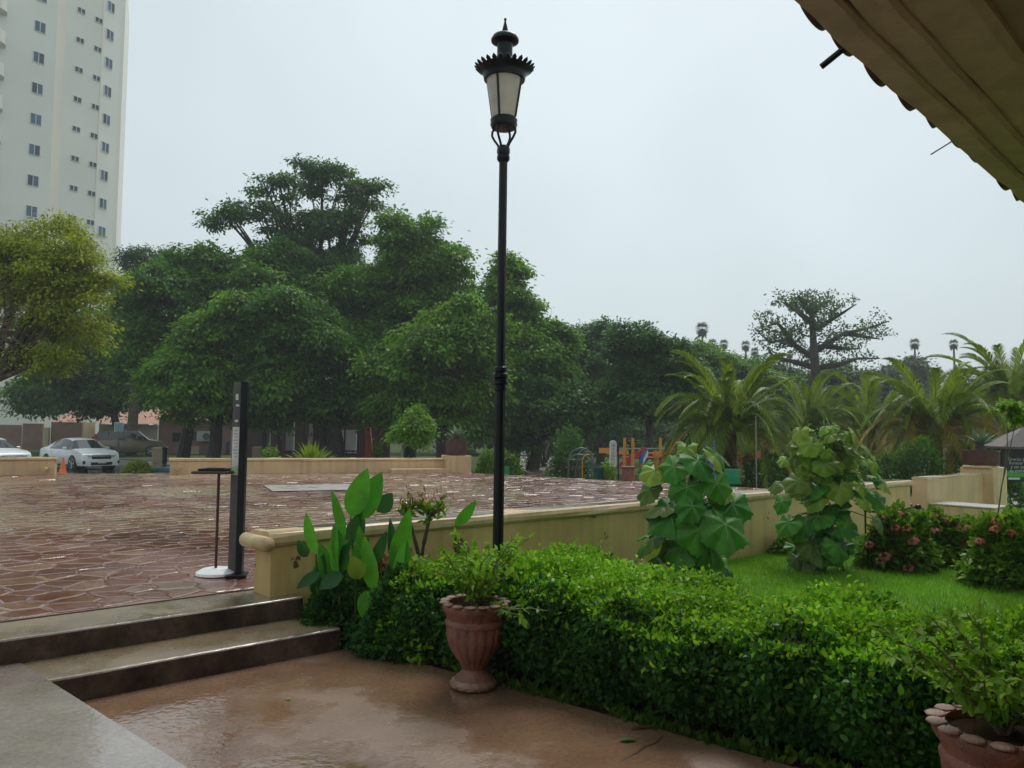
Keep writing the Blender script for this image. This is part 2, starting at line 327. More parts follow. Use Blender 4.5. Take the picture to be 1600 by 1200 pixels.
# patio, raised walkway (where the camera stands), steps
sheet('patio', [L2(s2, -3.2, DU, -.10, NU), L2(s2, .05, DU, -.10, NU), tuple(E0), tuple(E0+DH*9), (0, -4), (-3, 0)], 0, 'm_patio', .3)
sw = np.array([-1.31, 3.38])
sheet('walkway', [tuple(sw+DS*2.9), tuple(sw-DS*9), (-2, -9), (-12, -6), L2(s1, -11, DU, .0, NU)], .154, 'm_strip', .3)
st = thing('entrance_steps', (*s1, 0), 'two low wet concrete steps leading up to the red plaza', 'steps')
def rel(poly, o): return [(p[0]-o[0], p[1]-o[1]) for p in poly]
def step_slab(nm, e, back, z0, z1, a0, a1):
    m = MB(); n = 40; rs = np.random.default_rng(int(z1*100))
    prof = []
    for i in range(n+1):
        a = a0+(a1-a0)*i/n; prof.append((a, .004*math.sin(a*3.1)+.003*math.sin(a*7.7+1)+.0015*rs.normal(), .003*math.sin(a*2.3)+.001*rs.normal()))
    V = []; Fc = []
    for (a, j, jz) in prof:
        f = np.array(e)+DU*a-np.array(s1)
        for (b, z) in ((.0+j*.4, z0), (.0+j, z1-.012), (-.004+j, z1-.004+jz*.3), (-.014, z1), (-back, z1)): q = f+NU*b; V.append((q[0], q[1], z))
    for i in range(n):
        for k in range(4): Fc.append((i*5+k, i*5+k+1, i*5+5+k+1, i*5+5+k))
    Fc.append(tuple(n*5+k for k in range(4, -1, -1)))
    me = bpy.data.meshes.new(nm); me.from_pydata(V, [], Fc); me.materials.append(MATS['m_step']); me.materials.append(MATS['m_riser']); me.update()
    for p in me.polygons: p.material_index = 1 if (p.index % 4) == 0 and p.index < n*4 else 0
    import bmesh
    b = bmesh.new(); b.from_mesh(me); bmesh.ops.recalc_face_normals(b, faces=b.faces); b.to_mesh(me); b.free()
    o = bpy.data.objects.new(nm, me); COL.objects.link(o); o.parent = st; return o
step_slab('step', s1, .46, -.1, .30, -11, .02); step_slab('step', s2, .50, -.1, .15, -2.15, .02)
# plaza: slab, flagstones in a mortar bed
wA, wB = np.array([-1.75, 5.97]), np.array([6.80, 13.80])
plaza_poly = [L2(pe, -11, DU), tuple(pe), tuple(wB+NU*-.28+DU*.8), (8.4, 16.2), (-1.2, 22.85), (-1.95, 23.4), (-8.72, 20.78), (-11.2, 19.9), (-20, 15.6), (-20, -1)]
plz = struct(MB().prism(plaza_poly, -.75, .30).build('plaza', 'm_joint'))
def inside(p, poly):
    c = False; n = len(poly)
    for i in range(n):
        (x1, y1), (x2, y2) = poly[i], poly[(i+1) % n]
        if (y1 > p[1]) != (y2 > p[1]) and p[0] < (x2-x1)*(p[1]-y1)/(y2-y1)+x1: c = not c
    return c
def clip(poly, m, n):
    out = []; k = len(poly)
    for i in range(k):
        a, b = poly[i], poly[(i+1) % k]; da = (a[0]-m[0])*n[0]+(a[1]-m[1])*n[1]; db = (b[0]-m[0])*n[0]+(b[1]-m[1])*n[1]
        if da <= 0: out.append(a)
        if da*db < 0: t = da/(da-db); out.append((a[0]+(b[0]-a[0])*t, a[1]+(b[1]-a[1])*t))
    return out
cs = .25; seeds = {}
for i in range(-80, 40):
    for j in range(8, 112): seeds[i, j] = ((i+.5*(j % 2)+.46*rng.uniform(-1, 1))*cs*1.3, (j+.46*rng.uniform(-1, 1))*cs*.85)
def band(x, y):
    d = math.hypot(x+6.0, y-15.5)
    if d < 1.3: return 'm_stone_tan'
    if 3.6 < d < 6.3 or (d <= 3.6 and rng.random() < .35): return 'm_stone_pale' if rng.random() < .55 else 'm_stone_tan'
    return 'm_stone' if rng.random() < .80 else 'm_stone_pale'
stones = []
def c_far(s): return s[1] < 13
for (i, j), s in seeds.items():
    if s[0]/max(s[1], .1) < -.74 or s[0]/max(s[1], .1) > .70 or not inside(s, plaza_poly): continue
    poly = [(s[0]-.5, s[1]-.5), (s[0]+.5, s[1]-.5), (s[0]+.5, s[1]+.5), (s[0]-.5, s[1]+.5)]
    for a in range(-2, 3):
        for b in range(-2, 3):
            q = seeds.get((i+a, j+b))
            if (a or b) and q and poly:
                n = (q[0]-s[0], q[1]-s[1]); l = math.hypot(*n); g = .009+.004*math.sin(i*3.1+j)
                poly = clip(poly, ((s[0]+q[0])/2-n[0]/l*g, (s[1]+q[1])/2-n[1]/l*g), n)
    for k in range(len(plaza_poly)):
        if len(poly) < 3: break
        a, b = plaza_poly[k], plaza_poly[(k+1) % len(plaza_poly)]
        if k in (0, 1, 2, 3):
            n = (b[1]-a[1], -(b[0]-a[0])); l = math.hypot(*n); poly = clip(poly, (a[0]-n[0]/l*.01, a[1]-n[1]/l*.01), n)
    if len(poly) < 3: continue
    if c_far(s):
        pw = []
        for q in range(len(poly)):
            a_, b_ = poly[q], poly[(q+1) % len(poly)]; l_ = math.hypot(b_[0]-a_[0], b_[1]-a_[1]); pw.append(a_)
            if l_ > .07:
                for f_ in ((.33, .67) if l_ > .14 else (.5,)): o_ = rng.normal()*.009; pw.append((a_[0]+(b_[0]-a_[0])*f_-(b_[1]-a_[1])/l_*o_, a_[1]+(b_[1]-a_[1])*f_+(b_[0]-a_[0])/l_*o_))
        poly = pw
    z = .303+.004*rng.random(); tx, ty = rng.normal(size=2)*.007; c = np.mean(poly, 0); k = len(poly)
    V = []
    for sc_, dz in ((1, -.03), (1, -.002), (.86, .0035)):
        for p in poly: x = c[0]+(p[0]-c[0])*sc_; y = c[1]+(p[1]-c[1])*sc_; V.append((x, y, z+dz+(x-c[0])*tx+(y-c[1])*ty))
    Fc = [tuple(range(2*k, 3*k))]+[(r*k+q, r*k+(q+1) % k, r*k+k+(q+1) % k, r*k+k+q) for r in (0, 1) for q in range(k)]
    A = .5*abs(sum(poly[q][0]*poly[(q+1) % k][1]-poly[(q+1) % k][0]*poly[q][1] for q in range(k)))
    stones.append((A/max(c[1], 1)**3*(1 if abs(c[0]/c[1]) < .64 else .01), V, Fc, band(*c)))
stones.sort(key=lambda s: -s[0])
for a, V, Fc, m in stones[:290]: obj('flagstone', V, Fc, m, plz)
for mt in ('m_stone', 'm_stone_pale', 'm_stone_tan'):
    mb = MB()
    for a, V, Fc, m in stones[290:]:
        if m == mt: mb.add(V, Fc)
    mb.build('far_flagstones', mt, plz)['kind'] = 'stuff'
# pale inlaid panel on the plaza floor
pan = MB().box((*G(495, 761, .33)[:2], .322), (1.9, 1.5, .012), .4, .004).build('floor_panel', 'm_pale_path', plz)

# ---------------------------------------------------------------- walls
def wall_thing(nm, a, b, z0, z1, th, label, mat, side, capmat='m_cap', cap=.035, drop=.10, top=True, end_cap=True):
    """low plastered wall a->b; 'side' is the unit normal of its visible face; rounded cap along the top"""
    a = np.array(a); b = np.array(b); L = np.linalg.norm(b-a); d = (b-a)/L; t = thing(nm, (*a, z0), label, 'wall')
    def w(s_, n_, z): q = d*s_+np.array(side)*n_; return (q[0], q[1], z-z0)
    m = MB(); V = [w(0, 0, z0), w(L, 0, z0), w(L, -th, z0), w(0, -th, z0), w(0, 0, z1-drop), w(L, 0, z1-drop), w(L, -th, z1-drop), w(0, -th, z1-drop)]
    m.add(V, [(0, 1, 5, 4), (1, 2, 6, 5), (2, 3, 7, 6), (3, 0, 4, 7), (4, 5, 6, 7)]); fix(m.build('wall_body', mat, t))
    e = cap if end_cap else 0
    ring = [(cap*.25, z1-drop), (cap, z1-drop*.75), (cap*1.1, z1-drop*.4), (cap*.8, z1-drop*.1), (cap*.2, z1)]
    prof = ring+[(-th-x, z) for x, z in ring[::-1]]; n = len(prof); V = []; nseg = max(2, int(L/.5)); rs = np.random.default_rng(3)
    for i in range(nseg+1):
        s_ = -e+(L+2*e)*i/nseg
        for x, z in prof: V.append(w(s_, x+.003*rs.normal(), z+.0025*rs.normal()))
    Fc = [(i*n+k, i*n+(k+1) % n, i*n+n+(k+1) % n, i*n+n+k) for i in range(nseg) for k in range(n)]+[tuple(range(n)), tuple(range(nseg*n+n-1, nseg*n-1, -1))]
    fix(obj('wall_cap', V, Fc, capmat, t))
    if top:
        q = MB(); q.add([w(.03, -.035, z1+.003), w(L-.03, -.035, z1+.003), w(L-.03, -th+.035, z1+.003), w(.03, -th+.035, z1+.003), w(.03, -.035, z1-.02), w(L-.03, -.035, z1-.02), w(L-.03, -th+.035, z1-.02), w(.03, -th+.035, z1-.02)],
              [(0, 1, 2, 3), (0, 4, 5, 1), (1, 5, 6, 2), (2, 6, 7, 3), (3, 7, 4, 0)]); fix(q.build('coping', 'm_walltop', t))
    return t
def fix(o):
    import bmesh
    b = bmesh.new(); b.from_mesh(o.data); bmesh.ops.recalc_face_normals(b, faces=b.faces); b.to_mesh(o.data); b.free(); return o
gw = wall_thing('garden_wall', wA, wB, -.3, .77, .26, 'long low yellow plaster wall with peeling paint behind the hedge', 'm_wall', NU, cap=.03)
# bullnose end nearest the steps
fix(MB().tube([tuple((NU*.05)-DU*.05)+(.99,), tuple(-NU*.32-DU*.05)+(.99,)], .055, 12).build('bullnose', 'm_cap', gw, True))
# opening, second wall, cheek block and pillar
wC = wB+DU*.75; wD = wC+DU*2.9
wall_thing('garden_wall', wC, wD, -.3, .79, .26, 'short plaster wall between the stair opening and the agave pillar', 'm_wall_pale', NU, cap=.004, drop=.04, top=True)
pl = thing('gate_pillar', (*(wD+DU*.0-NU*.12), -.3), 'square plaster pillar carrying the brown drum planter', 'pillar')
ang = math.atan2(DU[1], DU[0])
MB().box((.40*DU[0], .40*DU[1], .60), (.8, .62, 1.2), ang, .012).build('shaft', 'm_wall_pale', pl); MB().box((.25*DU[0], .25*DU[1], 1.215), (.62, .5, .05), ang, .01).build('top_slab', 'm_cap', pl)
ck = thing('stair_cheek', (*(wC+NU*.55+DU*.02), -.3), 'low orange plaster block beside the garden stair', 'wall'); MB().box((.3*DU[0], .3*DU[1], .31), (.62, 1.0, .62), ang, .01).build('block', 'm_wall_pale', ck); MB().box((.3*DU[0], .3*DU[1], .634), (.66, 1.04, .03), ang, .008).build('coping', 'm_pale_path', ck)
gs = thing('garden_stair', (*(wB+DU*.375), -.3), 'pale wet stair in the gap between the two garden walls', 'steps')
for k in range(3): q = NU*(.1+.28*k); MB().box((q[0], q[1], .19-.1*k), (.74, .30, .38-.16*k), ang, .008).build('step', 'm_pale_path', gs)
# far seat walls
fa, fb = G(265, 741, .3)[:2], G(694, 738, .3)[:2]; fd = unit(fb-fa); fn = np.array([fd[1], -fd[0]])
fw1 = wall_thing('seat_wall', fa, fb, .25, .70, .4, 'long cream seat wall along the far edge of the plaza', 'm_wall_pale', fn, cap=.03, drop=.08)
la, lb = G(-150, 744, .3)[:2], G(85, 742, .3)[:2]
fw2 = wall_thing('seat_wall', la, lb, .25, .72, .4, 'cream seat wall at the left edge with the parked white cars behind', 'm_wall_pale', unit(np.array([(lb-la)[1], -(lb-la)[0]])), cap=.03, drop=.08)
for w_, pxy in ((fw1, (278, 732)), (fw2, (70, 733))):
    p = P(*pxy, (fa[1]+.05 if w_ is fw1 else lb[1]-.25)); q = Vector(p)-w_.location
    m = MB().tube([(q.x-fn[0]*.3, q.y-fn[1]*.3, q.z), (q.x+fn[0]*.10, q.y+fn[1]*.10, q.z)], .05, 14); m.build('wall_lamp', 'm_wall', w_)
fp = thing('planter_pillar', (*(fb+fd*.35), .25), 'square cream pillar at the end of the far seat wall', 'pillar'); MB().box((0, 0, .26), (.72, .62, .54), math.atan2(fd[1], fd[0]), .012).build('shaft', 'm_wall_pale', fp)
MB().box((-1.15*fd[0]-fn[0]*-.24, -1.15*fd[1]+fn[1]*.24, .10), (1.6, .3, .14), math.atan2(fd[1], fd[0]), .01).build('ledge', 'm_wall_pale', fp)
def drum(nm, loc, r, h, label, mat='m_rust'):
    t = thing(nm, loc, label, 'planter'); MB().lathe([(r*.94, 0), (r*.96, .02), (r, h-.03), (r*1.03, h-.02), (r*1.03, h), (r*.93, h), (r*.93, h-.05), (.01, h-.04)], 28).build('drum', mat, t, False); smooth_some(t.children[0]); return t
def agave(nm, loc, n, L, label, mat='m_agave', stem=.12):
    t = thing(nm, loc, label, 'plant'); MB().lathe([(.05, -.05), (.07, .02), (.08, stem), (.05, stem+.05)], 10).build('stem', 'm_bark', t)
    for k in range(n):
        az = k*2.4; el = rad(78-62*(k/n)**.8); l = L*(.75+.35*random.random()); w = .045*L/.45; V = []; Fc = []
        for i in range(6):
            s_ = i/5; r_ = l*s_*math.cos(el)*(1+.0*s_); z = stem+l*s_*math.sin(el)-.10*l*s_*s_; ww = w*(1-s_**2.2)*(.6+.8*s_*(1-s_)*2); c, sn = math.cos(az), math.sin(az)
            for o_, zz in ((-ww, .35*ww), (0, -.1*ww), (ww, .35*ww)): V.append((r_*c-o_*sn, r_*sn+o_*c, z+zz))
        for i in range(5):
            for j in range(2): Fc.append((i*3+j, i*3+j+1, i*3+4+j, i*3+3+j))
        obj('leaf', V, Fc, mat, t, True)
    return t
dp = np.array(pl.location)+np.array([.25*DU[0], .25*DU[1], 1.24]); drum('drum_planter', dp, .34, .30, 'brown metal drum planter on the pillar right of the garden stair')
agave('agave', dp+np.array([0, 0, .27]), 26, .52, 'grey green agave in the brown drum at the right')
dp2 = np.array(fp.location)+np.array([0, 0, .53]); drum('drum_planter', dp2, .31, .42, 'dark red drum planter on the far seat wall pillar')
agave('agave', dp2+np.array([0, 0, .38]), 24, .48, 'pale green spiky agave in the far dark red drum')
# ---------------------------------------------------------------- roof eave overhead
ea = np.array([.79, 2.27]); ED = np.array([math.sin(rad(44.2)), math.cos(rad(44.2))]); EN = np.array([ED[1], -ED[0]])   # EN: inward under the roof
ev = thing('roof_eave', (*ea, 2.8), 'underside of the tiled roof eave overhead with plaster cornice', 'roof')
def extr(nm, prof, mat, a0=-5, a1=9, n=60, jit=.004):
    V = []; rs = np.random.default_rng(5); k = len(prof)
    for i in range(n+1):
        a = a0+(a1-a0)*i/n
        for (b, z) in prof: q = ED*a+EN*(b+jit*rs.normal()); V.append((q[0], q[1], z+jit*.6*rs.normal()))
    Fc = [(i*k+j, i*k+(j+1) % k, i*k+k+(j+1) % k, i*k+k+j) for i in range(n) for j in range(k)]+[tuple(range(k)), tuple(range(n*k+k-1, n*k-1, -1))]
    return fix(obj(nm, V, Fc, mat, ev))
extr('cornice', [(0, .0), (.085, .0), (.10, .012), (.10, .07), (0, .07)], 'm_cornice'); extr('cornice', [(.102, .020), (.185, .030), (.20, .045), (.20, .13), (.102, .13)], 'm_cornice')
extr('cornice', [(.202, .052), (.33, .085), (.36, .105), (.36, .2), (.202, .2)], 'm_cornice'); extr('soffit', [(.362, .13), (3.0, .75), (3.0, .95), (.362, .33)], 'm_soffit', jit=.002)
extr('roof_deck', [(.0, .075), (.36, .21), (.36, .34), (3.0, .96), (3.0, 1.05), (.0, .13)], 'm_cornice', jit=.001)
tileV = []; tileF = []
for (y, r, t_) in ((-.02, .095, 1), (.40, .085, 1), (.40, .073, .8), (-.02, .083, .8)):
    for k in range(13): q = PI*k/12; tileV.append((r*math.cos(q), y, -r*.62*math.sin(q)))
for g in range(4):
    for k in range(12): h = (g+1) % 4; tileF.append((g*13+k, g*13+k+1, h*13+k+1, h*13+k))
tm = bpy.data.meshes.new('roof_tile'); tm.from_pydata(tileV, [], tileF); tm.materials.append(MATS['m_tile_dark'])
for i in range(-16, 30):
    a = i*.30+.03*random.uniform(-1, 1); o = obm('roof_tile', tm, None, ev); fix(o) if i == -16 else None; q = ED*a+EN*(-.060+.014*random.uniform(-1, 1))
    o.location = (q[0], q[1], .128+.006*random.uniform(-1, 1)); o.rotation_euler = (rad(13), rad(random.uniform(-4, 4)), math.atan2(EN[1], EN[0])-PI/2+rad(random.uniform(-5, 5)))
for pa, l, r in ((-1.25, .12, .004), (.52, .08, .011), (1.72, .09, .003)):
    q = ED*pa-EN*.05; MB().tube([(q[0], q[1], .06), (q[0]-EN[0]*l, q[1]-EN[1]*l, .02)], r, 8).build('metal_hook', 'm_black', ev)
bw = thing('building_wall', (*(ea+EN*2.6), 0), 'plaster building wall carrying the overhead roof', 'wall'); MB().box((0, 0, 1.8), (14, .2, 3.5), math.atan2(ED[1], ED[0])).build('wall_body', 'm_wall', bw)
# ---------------------------------------------------------------- street lamp
def E(t, n): q = E0+DH*t+NH*n; return q
def street_lamp(loc, label, sc=1.0, group=None):
    t = thing('street_lamp', loc, label, 'street lamp', group); t.scale = (sc,)*3
    smooth_some(MB().lathe([(.11, 0), (.11, .05), (.085, .08), (.07, .18), (.062, .22), (.05, .25), (.045, .32)], 20).build('base', 'm_black', t))
    def flute(r, z, q): return r*(1-.06*(.5+.5*math.cos(q*10)))
    MB().lathe([(.040, .3), (.038, 1.2), (.037, 2.0)], 40, fn=flute).build('pole', 'm_black', t); MB().lathe([(.034, 2.0), (.031, 2.9), (.030, 3.56)], 40, fn=flute).build('pole', 'm_black', t)
    for z, r in ((1.93, .045), (1.975, .055), (2.02, .055), (2.065, .045)): smooth_some(MB().lathe([(r*.8, z-.02), (r, z-.012), (r, z+.012), (r*.8, z+.02)], 20).build('collar_ring', 'm_black', t))
    smooth_some(MB().lathe([(.03, 3.53), (.045, 3.55), (.045, 3.575), (.04, 3.58), (.046, 3.60), (.046, 3.63), (.03, 3.65)], 20).build('neck', 'm_black', t))
    for k in range(4):
        a = PI/4+k*PI/2+.3; pts = [(r*math.cos(a), r*math.sin(a), z) for r, z in ((.03, 3.62), (.045, 3.66), (.075, 3.70), (.094, 3.735), (.092, 3.765), (.07, 3.785))]; MB().tube(pts, .0085, 8).build('bracket', 'm_black', t, True)
    smooth_some(MB().lathe([(.03, 3.765), (.085, 3.775), (.097, 3.80), (.093, 3.82), (.097, 3.835), (.085, 3.85)], 28).build('lantern_ring', 'm_black', t))
    g = MB().lathe([(.084, 3.85), (.131, 4.15)], 32, cap=False).build('lantern_glass', 'm_glass_lamp', t, True)
    for k in range(4):
        a = k*PI/2-1.95; MB().tube([(.087*math.cos(a), .087*math.sin(a), 3.85), (.135*math.cos(a), .135*math.sin(a), 4.155)], .008, 6).build('lantern_rib', 'm_black', t)
    smooth_some(MB().lathe([(.10, 4.125), (.146, 4.125), (.152, 4.155), (.162, 4.178), (.185, 4.198), (.185, 4.207), (.12, 4.225), (.09, 4.27), (.06, 4.285)], 32).build('gallery', 'm_black', t))
    cr = MB()
    for k in range(26):
        a = 2*PI*k/26; da = .085; c = lambda r, q, z: (r*math.cos(q), r*math.sin(q), z)
        cr.add([c(.183, a-da, 4.197), c(.183, a+da, 4.197), c(.205, a+da*.8, 4.212), c(.217, a, 4.225), c(.205, a-da*.8, 4.212), c(.178, a-da, 4.205), c(.178, a+da, 4.205), c(.200, a+da*.8, 4.220), c(.213, a, 4.232), c(.200, a-da*.8, 4.220)],
               [(0, 1, 2, 3, 4), (9, 8, 7, 6, 5), (0, 5, 6, 1), (1, 6, 7, 2), (2, 7, 8, 3), (3, 8, 9, 4), (4, 9, 5, 0)])
    cr.build('crown_petals', 'm_black', t)
    smooth_some(MB().lathe([(.055, 4.27), (.055, 4.385), (.06, 4.39), (.098, 4.405), (.10, 4.42), (.085, 4.445), (.045, 4.465), (.02, 4.475)], 28).build('chimney_cap', 'm_black', t))
    smooth_some(MB().lathe([(.02, 4.47), (.022, 4.485), (.012, 4.53), (.006, 4.555), (.010, 4.565), (.009, 4.575), (.002, 4.58)], 14).build('finial', 'm_black', t)); return t
lp = P(777.5, 900, 5.36)
street_lamp((lp[0], lp[1], -.03), 'tall black street lamp with frosted lantern rising from the hedge', .957)
fl = P(541, 590, 40); t2 = street_lamp((fl[0], fl[1], -.6), 'distant black street lamp half hidden among the big trees', 1.15)
# ---------------------------------------------------------------- hedge
HT = .52
def hedge_prof(s, q):
    """s along the hedge, q 0..1 from front foot over the top to the back foot"""
    w = 1.10; h = HT+.04*np.sin(s*1.7)+.03*np.sin(s*4.1+1); a = q*3
    x = np.where(a < 1, .16-.10*np.sin(np.clip(a, 0, 1)*PI), np.where(a < 2, .16+(a-1)*w, .16+w)); z = np.where(a < 1, .06+a*(h-.06), np.where(a < 2, h+.05*np.sin((a-1)*PI), h-(a-2)*(h)))
    return x, z
def hedge_pts(n, q0, q1, s0, s1_):
    s = rng.uniform(s0, s1_, n); q = rng.uniform(q0, q1, n); x, z = hedge_prof(s, q)
    b = .05*np.sin(s*7+z*9)+.04*np.sin(s*13-x*8)+.035*rng.normal(size=n); nz_ = np.where((q > .33) & (q < .66), 1., .15); nx_ = np.where(q < .33, -1., np.where(q > .66, 1., 0.))
    ends = np.clip((s-s0)/.5, 0, 1); z = z*(.75+.25*ends)
    x = x+nx_*b; z = np.maximum(z+nz_*b*.9, .02); pos = np.stack([E0[0]+DH[0]*s+NH[0]*x, E0[1]+DH[1]*s+NH[1]*x, z], 1)
    nr = np.stack([NH[0]*nx_, NH[1]*nx_, nz_], 1)+rng.normal(size=(n, 3))*.5
    return pos, nr
hd = thing('hedge', (0, 0, 0), 'long clipped green hedge running along the patio edge', 'hedge')
def hedge_leaves(nm, mat, n, q0, q1, L, W_, up, s0=.35, s1_=6.2):
    p, nr = hedge_pts(n, q0, q1, s0, s1_); d = rng.normal(size=(n, 3))*.7+np.array([0, 0, up])+nr*.35; q = .6+.8*rng.random(n)
    o = quads(nm, leaf_cloud(p, d, nr, L*q, W_*q, .3, 6), 6, mat, hd); o['kind'] = 'stuff'
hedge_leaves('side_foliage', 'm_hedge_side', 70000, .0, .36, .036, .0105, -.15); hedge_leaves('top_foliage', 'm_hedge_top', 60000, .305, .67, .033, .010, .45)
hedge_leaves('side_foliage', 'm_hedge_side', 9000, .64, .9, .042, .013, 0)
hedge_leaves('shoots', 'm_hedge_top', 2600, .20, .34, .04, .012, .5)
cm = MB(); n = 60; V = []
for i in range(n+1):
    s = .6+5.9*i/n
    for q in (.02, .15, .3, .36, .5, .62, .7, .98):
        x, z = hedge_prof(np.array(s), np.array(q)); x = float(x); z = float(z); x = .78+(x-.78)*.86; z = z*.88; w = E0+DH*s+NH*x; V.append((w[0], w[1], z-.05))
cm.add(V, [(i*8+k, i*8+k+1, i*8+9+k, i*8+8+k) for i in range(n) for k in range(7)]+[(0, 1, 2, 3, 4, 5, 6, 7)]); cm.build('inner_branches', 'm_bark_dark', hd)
sm = MB()
for i in range(70):
    s = .4+5.6*random.random(); x = .16+.5*random.random(); w = E(s, x+.1); w2 = E(s+random.uniform(-.1, .1), x); sm.tube([(w[0], w[1], -.05), (w2[0], w2[1], .35)], [.012, .006], 5)
sm.build('stems', 'm_bark', hd)['kind'] = 'stuff'
soil = [tuple(E(-.15, 0)), tuple(E(9, 0)), tuple(E(9, 1.5)), tuple(E(2.6, 1.6)), tuple(wA+NU*.0+DU*1.6), tuple(wA+DU*.05+NU*.0), tuple(s1+DU*.06), tuple(s2+DU*.06)]
sheet('planting_bed', soil, -.012, 'm_soil', .25)
# weeds along the patio edge
n = 7000; s = rng.uniform(-.1, 7, n); x = np.abs(rng.normal(size=n))*.07+.0; x = np.where(np.sin(s*5)+np.sin(s*11+1) > -1.0, x, x+.08); h = .03+.05*rng.random(n)**2
p = np.stack([E0[0]+DH[0]*s+NH[0]*x, E0[1]+DH[1]*s+NH[1]*x, -.012+0*s], 1); dd = rng.normal(size=(n, 3))*.8+np.array([0, 0, .8])
tag(quads('weeds', leaf_cloud(p, dd, rsph(n), h, h*.22), 4, 'm_weed'), 'ragged low weeds between patio edge and hedge', 'weeds', kind='stuff')
# lawn between hedge and wall
lawn = [tuple(E(1.0, 1.2)), tuple(E(9, 1.2)), (16, 9), (16, 15), tuple(wD+DU*2), tuple(wA+DU*1.5+NU*.0)]
sheet('lawn', lawn, -.03, 'm_grass', .2)
n = 150000; pts = np.stack([rng.uniform(.3, 10, n), rng.uniform(4.5, 13, n)], 1)
sd_ = (pts-wA)@NU; hn = (pts-E0)@NH; keep = (sd_ > .02) & (hn > 1.1) & (np.abs(pts[:, 0]/pts[:, 1]) < .72); pts = pts[keep]; n = len(pts)
bh = (.03+.035*rng.random(n)); b0 = np.concatenate([pts, np.full((n, 1), -.032)], 1); az = rng.uniform(0, 2*PI, n); sv = np.stack([np.cos(az), np.sin(az), 0*az], 1)*.0045; tip = b0+np.stack([rng.normal(size=n)*.018, rng.normal(size=n)*.018, bh], 1)
tag(quads('lawn_grass', np.stack([b0-sv, b0+sv, tip], 1).reshape(-1, 3), 3, 'm_grass'), 'bright short wet grass between hedge and yellow wall', 'grass', kind='stuff')
# ---------------------------------------------------------------- urns and the shrubs in them
def urn(loc, sx, sz, label, rz=0):
    t = thing('terracotta_urn', loc, label, 'urn', None, rz); t.scale = (sx, sx, sz)
    fl = lambda r, z, q: r*(1+.045*abs(math.sin(q*9))-.02)
    smooth_some(MB().lathe([(.07, .11), (.09, .15), (.135, .21), (.158, .27), (.164, .335), (.162, .35)], 108, fn=fl).build('bowl', 'm_terracotta', t), 50)
    smooth_some(MB().lathe([(.155, .345), (.172, .352), (.174, .37), (.165, .385), (.172, .41), (.186, .43), (.193, .445), (.193, .462), (.18, .475), (.155, .477), (.152, .44), (.15, .41)], 40).build('rim', 'm_terracotta', t))
    for k in range(15):
        a = 2*PI*k/15; m = MB().lathe([(.008, -.016), (.024, -.010), (.028, .0), (.022, .010), (.006, .014)], 8); o = m.build('rim_scallop', 'm_terracotta_pale', t, True); o.location = (.182*math.cos(a), .182*math.sin(a), .478); o.scale = (1.15, 1.3, .55); o.rotation_euler = (0, 0, a)
    smooth_some(MB().lathe([(.075, .12), (.068, .105), (.074, .09), (.10, .07), (.115, .055), (.118, .045)], 32).build('neck', 'm_terracotta', t))
    smooth_some(MB().lathe([(.118, .0), (.132, .012), (.134, .03), (.12, .05), (.09, .055)], 56, fn=lambda r, z, q: r*(1+.05*math.sin(q*14+z*60))).build('foot', 'm_terracotta_pale', t))
    MB().lathe([(.001, .455), (.152, .45), (.15, .40)], 24, fn=lambda r, z, q: r, cap=False).build('soil', 'm_soil', t); return t
u1 = G(740, 1074, 0); urn((u1[0], u1[1], .003), 1.02, 1.06, 'fluted terracotta urn standing on the patio below the lamp')
u2 = P(1568, 1140, 2.95); urn((u2[0], u2[1], .003), 1.20, 1.06, 'large terracotta urn with scalloped rim in the bottom right corner', .4)
def twiggy(nm, loc, label, n, H_, spread, mat, L, leaves, bias=(0, 0), stem_mat='m_twig', cat='shrub', droop=.4):
    t = thing(nm, loc, label, cat); m = MB(); ps = []; ds = []
    for k in range(n):
        a = 2.4*k+random.random(); l = H_*(.55+.45*random.random()); sp = spread*(.3+.7*random.random()); c, s_ = math.cos(a), math.sin(a)
        pts = []
        for i in range(7):
            q = i/6; r = sp*q**1.4; pts.append((c*r+bias[0]*q+.02*random.uniform(-1, 1), s_*r+bias[1]*q+.02*random.uniform(-1, 1), l*(q-.45*droop*q*q*(sp/spread))))
        m.tube(pts, [.006*(1-.8*i/6)+.001 for i in range(7)], 5)
        for i in range(leaves):
            q = .15+.85*random.random()**.8; j = min(5, int(q*6)); f = q*6-j; p = np.array(pts[j])*(1-f)+np.array(pts[j+1])*f; ps.append(p); dr = np.array(pts[j+1])-np.array(pts[j]); ds.append(unit(dr)*.5+rng.normal(size=3)*.6+np.array([0, 0, -.1]))
    m.build('stems', stem_mat, t)['kind'] = 'stuff'; ps = np.array(ps); n_ = len(ps); q = .6+.8*rng.random(n_)
    o = quads('foliage', leaf_cloud(ps, np.array(ds), rng.normal(size=(n_, 3))*.5+np.array([0, 0, 1]), L*q, L*.27*q, .25, 6), 6, mat, t); o['kind'] = 'stuff'; return t
twiggy('potted_shrub', (u1[0], u1[1], .46), 'loose light green shrub growing in the urn below the lamp', 26, .52, .36, 'm_hedge_top', .046, 40, (.05, -.02))
twiggy('potted_shrub', (u2[0], u2[1], .46), 'leafy green shrub in the bottom right corner urn', 24, .52, .44, 'm_leaf_lime', .045, 54, (-.02, .0))
# trailing sprig over the near urn rim
twiggy('trailing_sprig', (u1[0]+.10, u1[1]-.12, .47), 'small trailing green sprig hanging over the near urn rim', 4, .12, .26, 'm_leaf_lime', .042, 26, (.16, -.05), droop=2.2)
